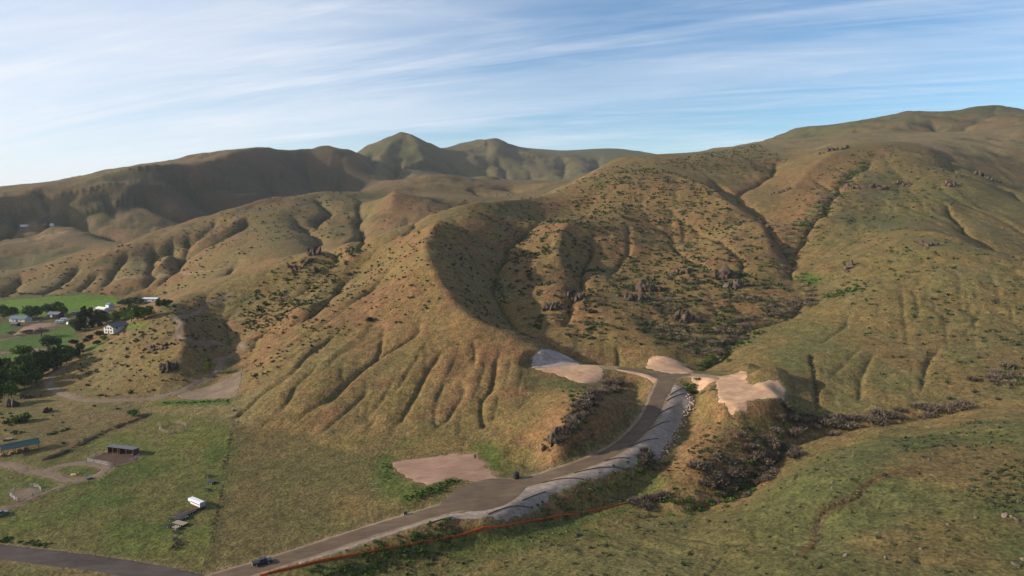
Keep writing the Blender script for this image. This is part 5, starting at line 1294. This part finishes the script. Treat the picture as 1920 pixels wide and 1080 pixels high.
# ------------------------------------------------------------------ ranch buildings and houses
def gable(p, rz, L, W, hw, hr, wall, roof, label, cat, name, group=None, over=.5, windows=(), door=None, porch=False, open_side=False):
    t = thing(name, p, rz, label, cat, group, dz=-.2)
    if not open_side:
        MB().prism([(-W / 2, 0), (W / 2, 0), (W / 2, hw), (0, hw + hr), (-W / 2, hw)], -L / 2, L / 2).part("wall", wall, t)
    else:
        n_ = max(2, int(L / 3.5))
        for i in range(n_ + 1):
            for s in (-1, 1): MB().box((s * (W / 2 - .2), -L / 2 + .3 + i * (L - .6) / n_, hw / 2), (.25, .25, hw)).part("post", M['wood'], t)
        MB().prism([(-W / 2, hw), (W / 2, hw), (0, hw + hr)], -L / 2 + .1, -L / 2 + .2).part("gable_end", wall, t); MB().prism([(-W / 2, hw), (W / 2, hw), (0, hw + hr)], L / 2 - .2, L / 2 - .1).part("gable_end", wall, t)
    k = hr / (W / 2)
    for s in (-1, 1):
        e = W / 2 + over
        MB().prism([(0, hw + hr + .03), (s * e, hw - k * over + .03), (s * e, hw - k * over + .22), (0, hw + hr + .24)], -L / 2 - over, L / 2 + over).part("roof_slope", roof, t)
    MB().box((0, 0, hw + hr + .26), (.3, L + 2 * over - .02, .08)).part("ridge_cap", roof, t)
    for side, a, z, w_, h_ in windows:                              # side: 'e','w' long walls, 'n','s' ends
        if side in 'ew':
            s = 1 if side == 'e' else -1
            f = MB().box((s * W / 2, a, z), (.10, w_ + .2, h_ + .2)).part("window", M['white'], t); MB().box((s * (W / 2 + .06), a, z), (.04, w_, h_)).part("pane", M['glass'], f)
        else:
            s = 1 if side == 'n' else -1
            f = MB().box((a, s * L / 2, z), (w_ + .2, .10, h_ + .2)).part("window", M['white'], t); MB().box((a, s * (L / 2 + .06), z), (w_, .04, h_)).part("pane", M['glass'], f)
    if door:
        side, a, w_, h_, dm = door
        if side in 'ew':
            s = 1 if side == 'e' else -1; MB().box((s * (W / 2 + .04), a, h_ / 2 + .1), (.08, w_, h_)).part("door", dm, t)
        else:
            s = 1 if side == 'n' else -1; MB().box((a, s * (L / 2 + .04), h_ / 2 + .1), (w_, .08, h_)).part("door", dm, t)
    return t
# green pole barn with stacked wood
p = land(38, 846); rz = heading(10, 850, 62, 838) - R(90)
gable(p, rz, 13.5, 6.5, 3.2, 1.3, M['wood'], M['green_roof'], "open pole barn with dark green metal roof over stacked firewood", "barn", "pole_barn", open_side=True, over=.4)
d_ = np.array([math.cos(rz + R(90)), math.sin(rz + R(90))])
LOGS = [MB().cyl((0, -.9, .2), (0, .9, .2), .2, 8).mesh("log", M['log']), MB().cyl((0, -.8, .26), (0, .9, .26), .26, 8).mesh("log", M['log'])]
for k in range(4):
    q = p[:2] + d_ * (-4.8 + 2.9 * k) + np.array([rng.uniform(-.5, .5), -1.6 + rng.uniform(-.6, .4)])
    t = thing("firewood_pile", q, rz + R(90) + rng.uniform(-.15, .15), "heap of red-brown cut logs under the green-roofed barn", "log pile", "log heaps under the pole barn")
    for r_ in range(3):
        for i in range(5 - r_): put(rng.choice(LOGS), "log", ((i - 2 + r_ * .5) * .42, rng.uniform(-.2, .2), r_ * .36), rng.uniform(-.1, .1), 1.0, t)
for i, (u, v, L, lab) in enumerate(((217, 848, 6.0, "dark red-brown loafing shed with flat grey roof at the corral's left side"), (242, 851, 8.0, "longer dark loafing shed with grey roof at the corral's right side"))):
    p = land(u, v); rz = heading(200, 846, 262, 853)
    t = thing("loafing_shed", p, rz, lab, "shed", dz=-.1)
    MB().box((0, 1.5, 1.35), (L, .1, 2.7)).part("back_wall", M['brick_red'], t)
    for s in (-1, 1): MB().box((s * (L / 2 - .05), 0, 1.3), (.1, 2.9, 2.6)).part("side_wall", M['brick_red'], t)
    for k in range(3): MB().box((-L / 2 + .2 + k * (L - .4) / 2, -1.45, 1.45), (.18, .18, 2.9)).part("post", M['wood'], t)
    MB().prism([(-1.9, 3.0), (1.9, 2.7), (1.9, 2.85), (-1.9, 3.15)], -L / 2 - .3, L / 2 + .3).part("roof", M['grey_roof'], t).rotation_euler = (0, 0, R(90))
p = land(139, 890); t = thing("hay_heap", p, .4, "tan heap of old hay on the grassy island inside the ranch drive", "hay")
v, f = rock_verts(901, 3); v = v * np.array([1.7, 1.2, .9]); put(mesh_np("heap", v, f, M['hay'], smooth=True), "heap", parent=t); v, f = rock_verts(902, 2); put(mesh_np("loose_bale", v * .7 + np.array([1.6, .7, .2]), f, M['hay']), "loose_bale", parent=t)
p = land(168, 899)
t = thing("stock_trough", p, .3, "small black oval water trough at the drive's edge", "trough"); MB().cyl((0, 0, 0), (0, 0, .6), 1.0, 20).part("tub", M['black'], t); MB().cyl((0, 0, .55), (0, 0, .62), .9, 20).part("water", M['glass'], t)
# white house
p = land(219, 622); gable(p, R(-20), 13, 9, 4.6, 2.0, M['cream'], M['grey_roof'], "two-storey cream house with grey gable roof above the purple-leaved trees", "house", "farmhouse", windows=[('s', -2.4, 3.9, 1.2, 1.2), ('s', 0, 3.9, 1.2, 1.2), ('s', 2.4, 3.9, 1.2, 1.2), ('s', -2.4, 1.5, 1.2, 1.3), ('s', 2.4, 1.5, 1.2, 1.3), ('e', -3.5, 3.8, 1.4, 1.2), ('e', 3.5, 3.8, 1.4, 1.2), ('e', 3.5, 1.5, 1.4, 1.3)], door=('s', 0, 1.1, 2.1, M['brick_red']))
p = land(39, 602); gable(p, R(82), 17, 9, 3.2, 2.0, M['cream'], M['blue_roof'], "long low barn with slate-blue roof under the shade trees", "barn", "barn", windows=[('w', -4, 1.7, 1.2, 1.0), ('w', 4, 1.7, 1.2, 1.0)], door=('w', 0, 2.6, 2.4, M['wood']))
p = land(104, 594); gable(p, R(80), 13, 8, 3.2, 2.0, M['brick_red'], M['blue_roof'], "red-brown barn with slate-blue roof next to the field", "barn", "barn", windows=[('w', -3.5, 1.7, 1.1, 1.0)], door=('w', 1, 2.4, 2.4, M['white']))
p = land(175, 588); gable(p, R(70), 9, 7, 3.2, 1.4, M['pink_wall'], M['pink_wall'], "small pale pink outbuilding at the edge of the green field", "shed", "outbuilding", windows=[('w', 0, 1.8, 1.2, 1.0)], door=('s', 0, 1.0, 2.0, M['wood']))
p = land(193, 583); gable(p, R(62), 16, 6, 3.0, 1.2, M['white'], M['white'], "long white outbuilding at the edge of the green field", "shed", "outbuilding", windows=[('w', -4, 1.7, 1.2, 1.0), ('w', 4, 1.7, 1.2, 1.0)], door=('w', 0, 1.0, 2.0, M['grey_roof']))
p = land(206, 577); gable(p, R(60), 6, 6, 4.0, 1.6, M['white'], M['blue_roof'], "small tall white building behind the long white outbuilding", "shed", "outbuilding", windows=[('s', 0, 2.8, 1.0, 1.0)])
p = land(284, 565); gable(p, R(86), 16, 7, 3.4, .8, M['white'], M['white'], "long white-roofed building among the windbreak trees", "barn", "barn", windows=[('w', -4, 1.7, 1.4, 1.0), ('w', 4, 1.7, 1.4, 1.0)])
p = land(52, 686); gable(p, heading(34, 690, 70, 672) - R(90), 20, 6, 2.8, 1.4, M['wood'], M['grey_roof'], "long grey-roofed stable beside the dense tree belt", "barn", "stable", windows=[('e', -5, 1.6, 1, .9), ('e', 0, 1.6, 1, .9), ('e', 5, 1.6, 1, .9)])
p = land(29, 611); gable(p, R(80), 7, 4, 2.6, .9, M['green_box'], M['grey_roof'], "little dark green shed at the end of the tan arena", "shed", "outbuilding", door=('w', 0, 1.6, 2.0, M['wood']))
p = land(47, 425); gable(p, R(86), 18, 8, 3.5, 1.0, M['white'], M['white'], "remote long white building on the far valley bench", "barn", "barn", windows=[('w', -4, 1.9, 1.6, 1.2), ('w', 4, 1.9, 1.6, 1.2)])
p = land(98, 424); gable(p, R(20), 9, 8, 6.0, 2.0, M['white'], M['grey_roof'], "remote upright white house on the far valley bench", "house", "farmhouse", windows=[('w', -2, 4.5, 1.2, 1.2), ('w', 2, 4.5, 1.2, 1.2)])
p = land(85, 422); gable(p, R(84), 14, 8, 4, 1.2, M['wood'], M['dark_steel'], "remote dark shed beside the upright white house", "shed", "outbuilding", door=('w', 0, 3, 3, M['steel']))
# parked trailers and cars by the barns
def travel_trailer(p, rz, L, mat, label):
    t = thing("camper_trailer", p, rz, label, "trailer")
    MB().prism([(-L / 2, .6), (-L / 2 - .25, 1.4), (-L / 2 + .3, 2.9), (L / 2 - .1, 2.95), (L / 2, .6)], -1.15, 1.15).part("body", mat, t, bev=.06)
    for s in (-1, 1):
        MB().box((-L * .2, s * 1.16, 1.9), (1.2, .05, .7)).part("window", M['glass'], t); MB().box((L * .25, s * 1.16, 1.9), (1.0, .05, .7)).part("window", M['glass'], t)
    MB().box((-L / 2 - .8, 0, .6), (1.3, .12, .12)).part("drawbar", M['dark_steel'], t); wheels(t, (0, .8), 1.0, .36, .24)
travel_trailer(land(112, 606), R(10), 7, M['white'], "white camper trailer parked by the gravel lane near the barns")
travel_trailer(land(120, 602), R(15), 6, M['white'], "second white camper parked behind the first by the lane")
travel_trailer(land(142, 589), R(5), 7, M['steel'], "pale grey camper trailer parked at the edge of the green field")
travel_trailer(land(132, 609), R(70), 6, M['white'], "white camper standing end-on beside the dark evergreen clump")
flatbed(land(62, 604), R(12), 11, 2.6, M['steel'], "very long pale flat trailer parked in front of the blue-roofed barns")
flatbed(land(17, 825), R(15), 3.2, 1.8, M['plank'], "pale flat trailer beside the green-roofed pole barn")
def car(p, rz, mat, label):
    t = thing("parked_car", p, rz, label, "car", dz=.05)
    MB().prism([(-2.2, .35), (-2.25, .9), (-1.6, 1.0), (1.0, 1.0), (2.1, .85), (2.25, .6), (2.2, .35)], -.88, .88).part("body", mat, t, bev=.05)
    MB().prism([(-1.7, .98), (-1.2, 1.55), (.2, 1.58), (1.1, .98)], -.78, .78).part("cabin", M['glass'], t, bev=.05)
    MB().box((-.5, 0, 1.58), (1.4, 1.35, .05)).part("roof", mat, t)
    for s in (-1, 1): MB().box((2.2, s * .62, .72), (.08, .32, .14)).part("headlight", M['lamp'], t); MB().box((-2.22, s * .68, .78), (.06, .24, .16)).part("tail_light", M['tail'], t)
    wheels(t, (-1.35, 1.4), .8, .33, .22)
car(land(2, 966), R(60), plain_mat("blue_grey_paint", (.10, .13, .17), .3, .5, 0, .03), "blue-grey car parked at the pasture's edge near the riding pen")
car(land(162, 586 + 6), R(15), plain_mat("dark_green_paint", (.02, .03, .03), .3, .5, 0, .03), "dark car parked below the pink outbuilding")
# ------------------------------------------------------------------ air
def haze():
    bm = bmesh.new()
    x0, x1, y0, y1, z0, z1 = -17000, 17000, -300, 9300, float(H.min()) - 1.0, max(float(H.max()), CAMZ) + 60
    vs = [bm.verts.new(p) for p in ((x0,y0,z0),(x1,y0,z0),(x1,y1,z0),(x0,y1,z0),(x0,y0,z1),(x1,y0,z1),(x1,y1,z1),(x0,y1,z1))]
    for f in ((0,3,2,1),(4,5,6,7),(0,1,5,4),(1,2,6,5),(2,3,7,6),(3,0,4,7)): bm.faces.new([vs[i] for i in f])
    me = bpy.data.meshes.new("haze"); bm.to_mesh(me); bm.free()
    m = bpy.data.materials.new("haze"); m.use_nodes = True; nt = m.node_tree; nt.nodes.clear()
    out = nt.nodes.new("ShaderNodeOutputMaterial"); pv = nt.nodes.new("ShaderNodeVolumePrincipled")
    pv.inputs["Color"].default_value = (.86, .91, 1.0, 1); pv.inputs["Density"].default_value = HAZE
    pv.inputs["Anisotropy"].default_value = 0.0
    nt.links.new(pv.outputs[0], out.inputs["Volume"])
    me.materials.append(m)
    o = bpy.data.objects.new("haze", me); col.objects.link(o); o["kind"] = "stuff"; o["label"] = "thin pale blue air between the hills"; o["category"] = "haze"
HAZE = 0.00003
haze()
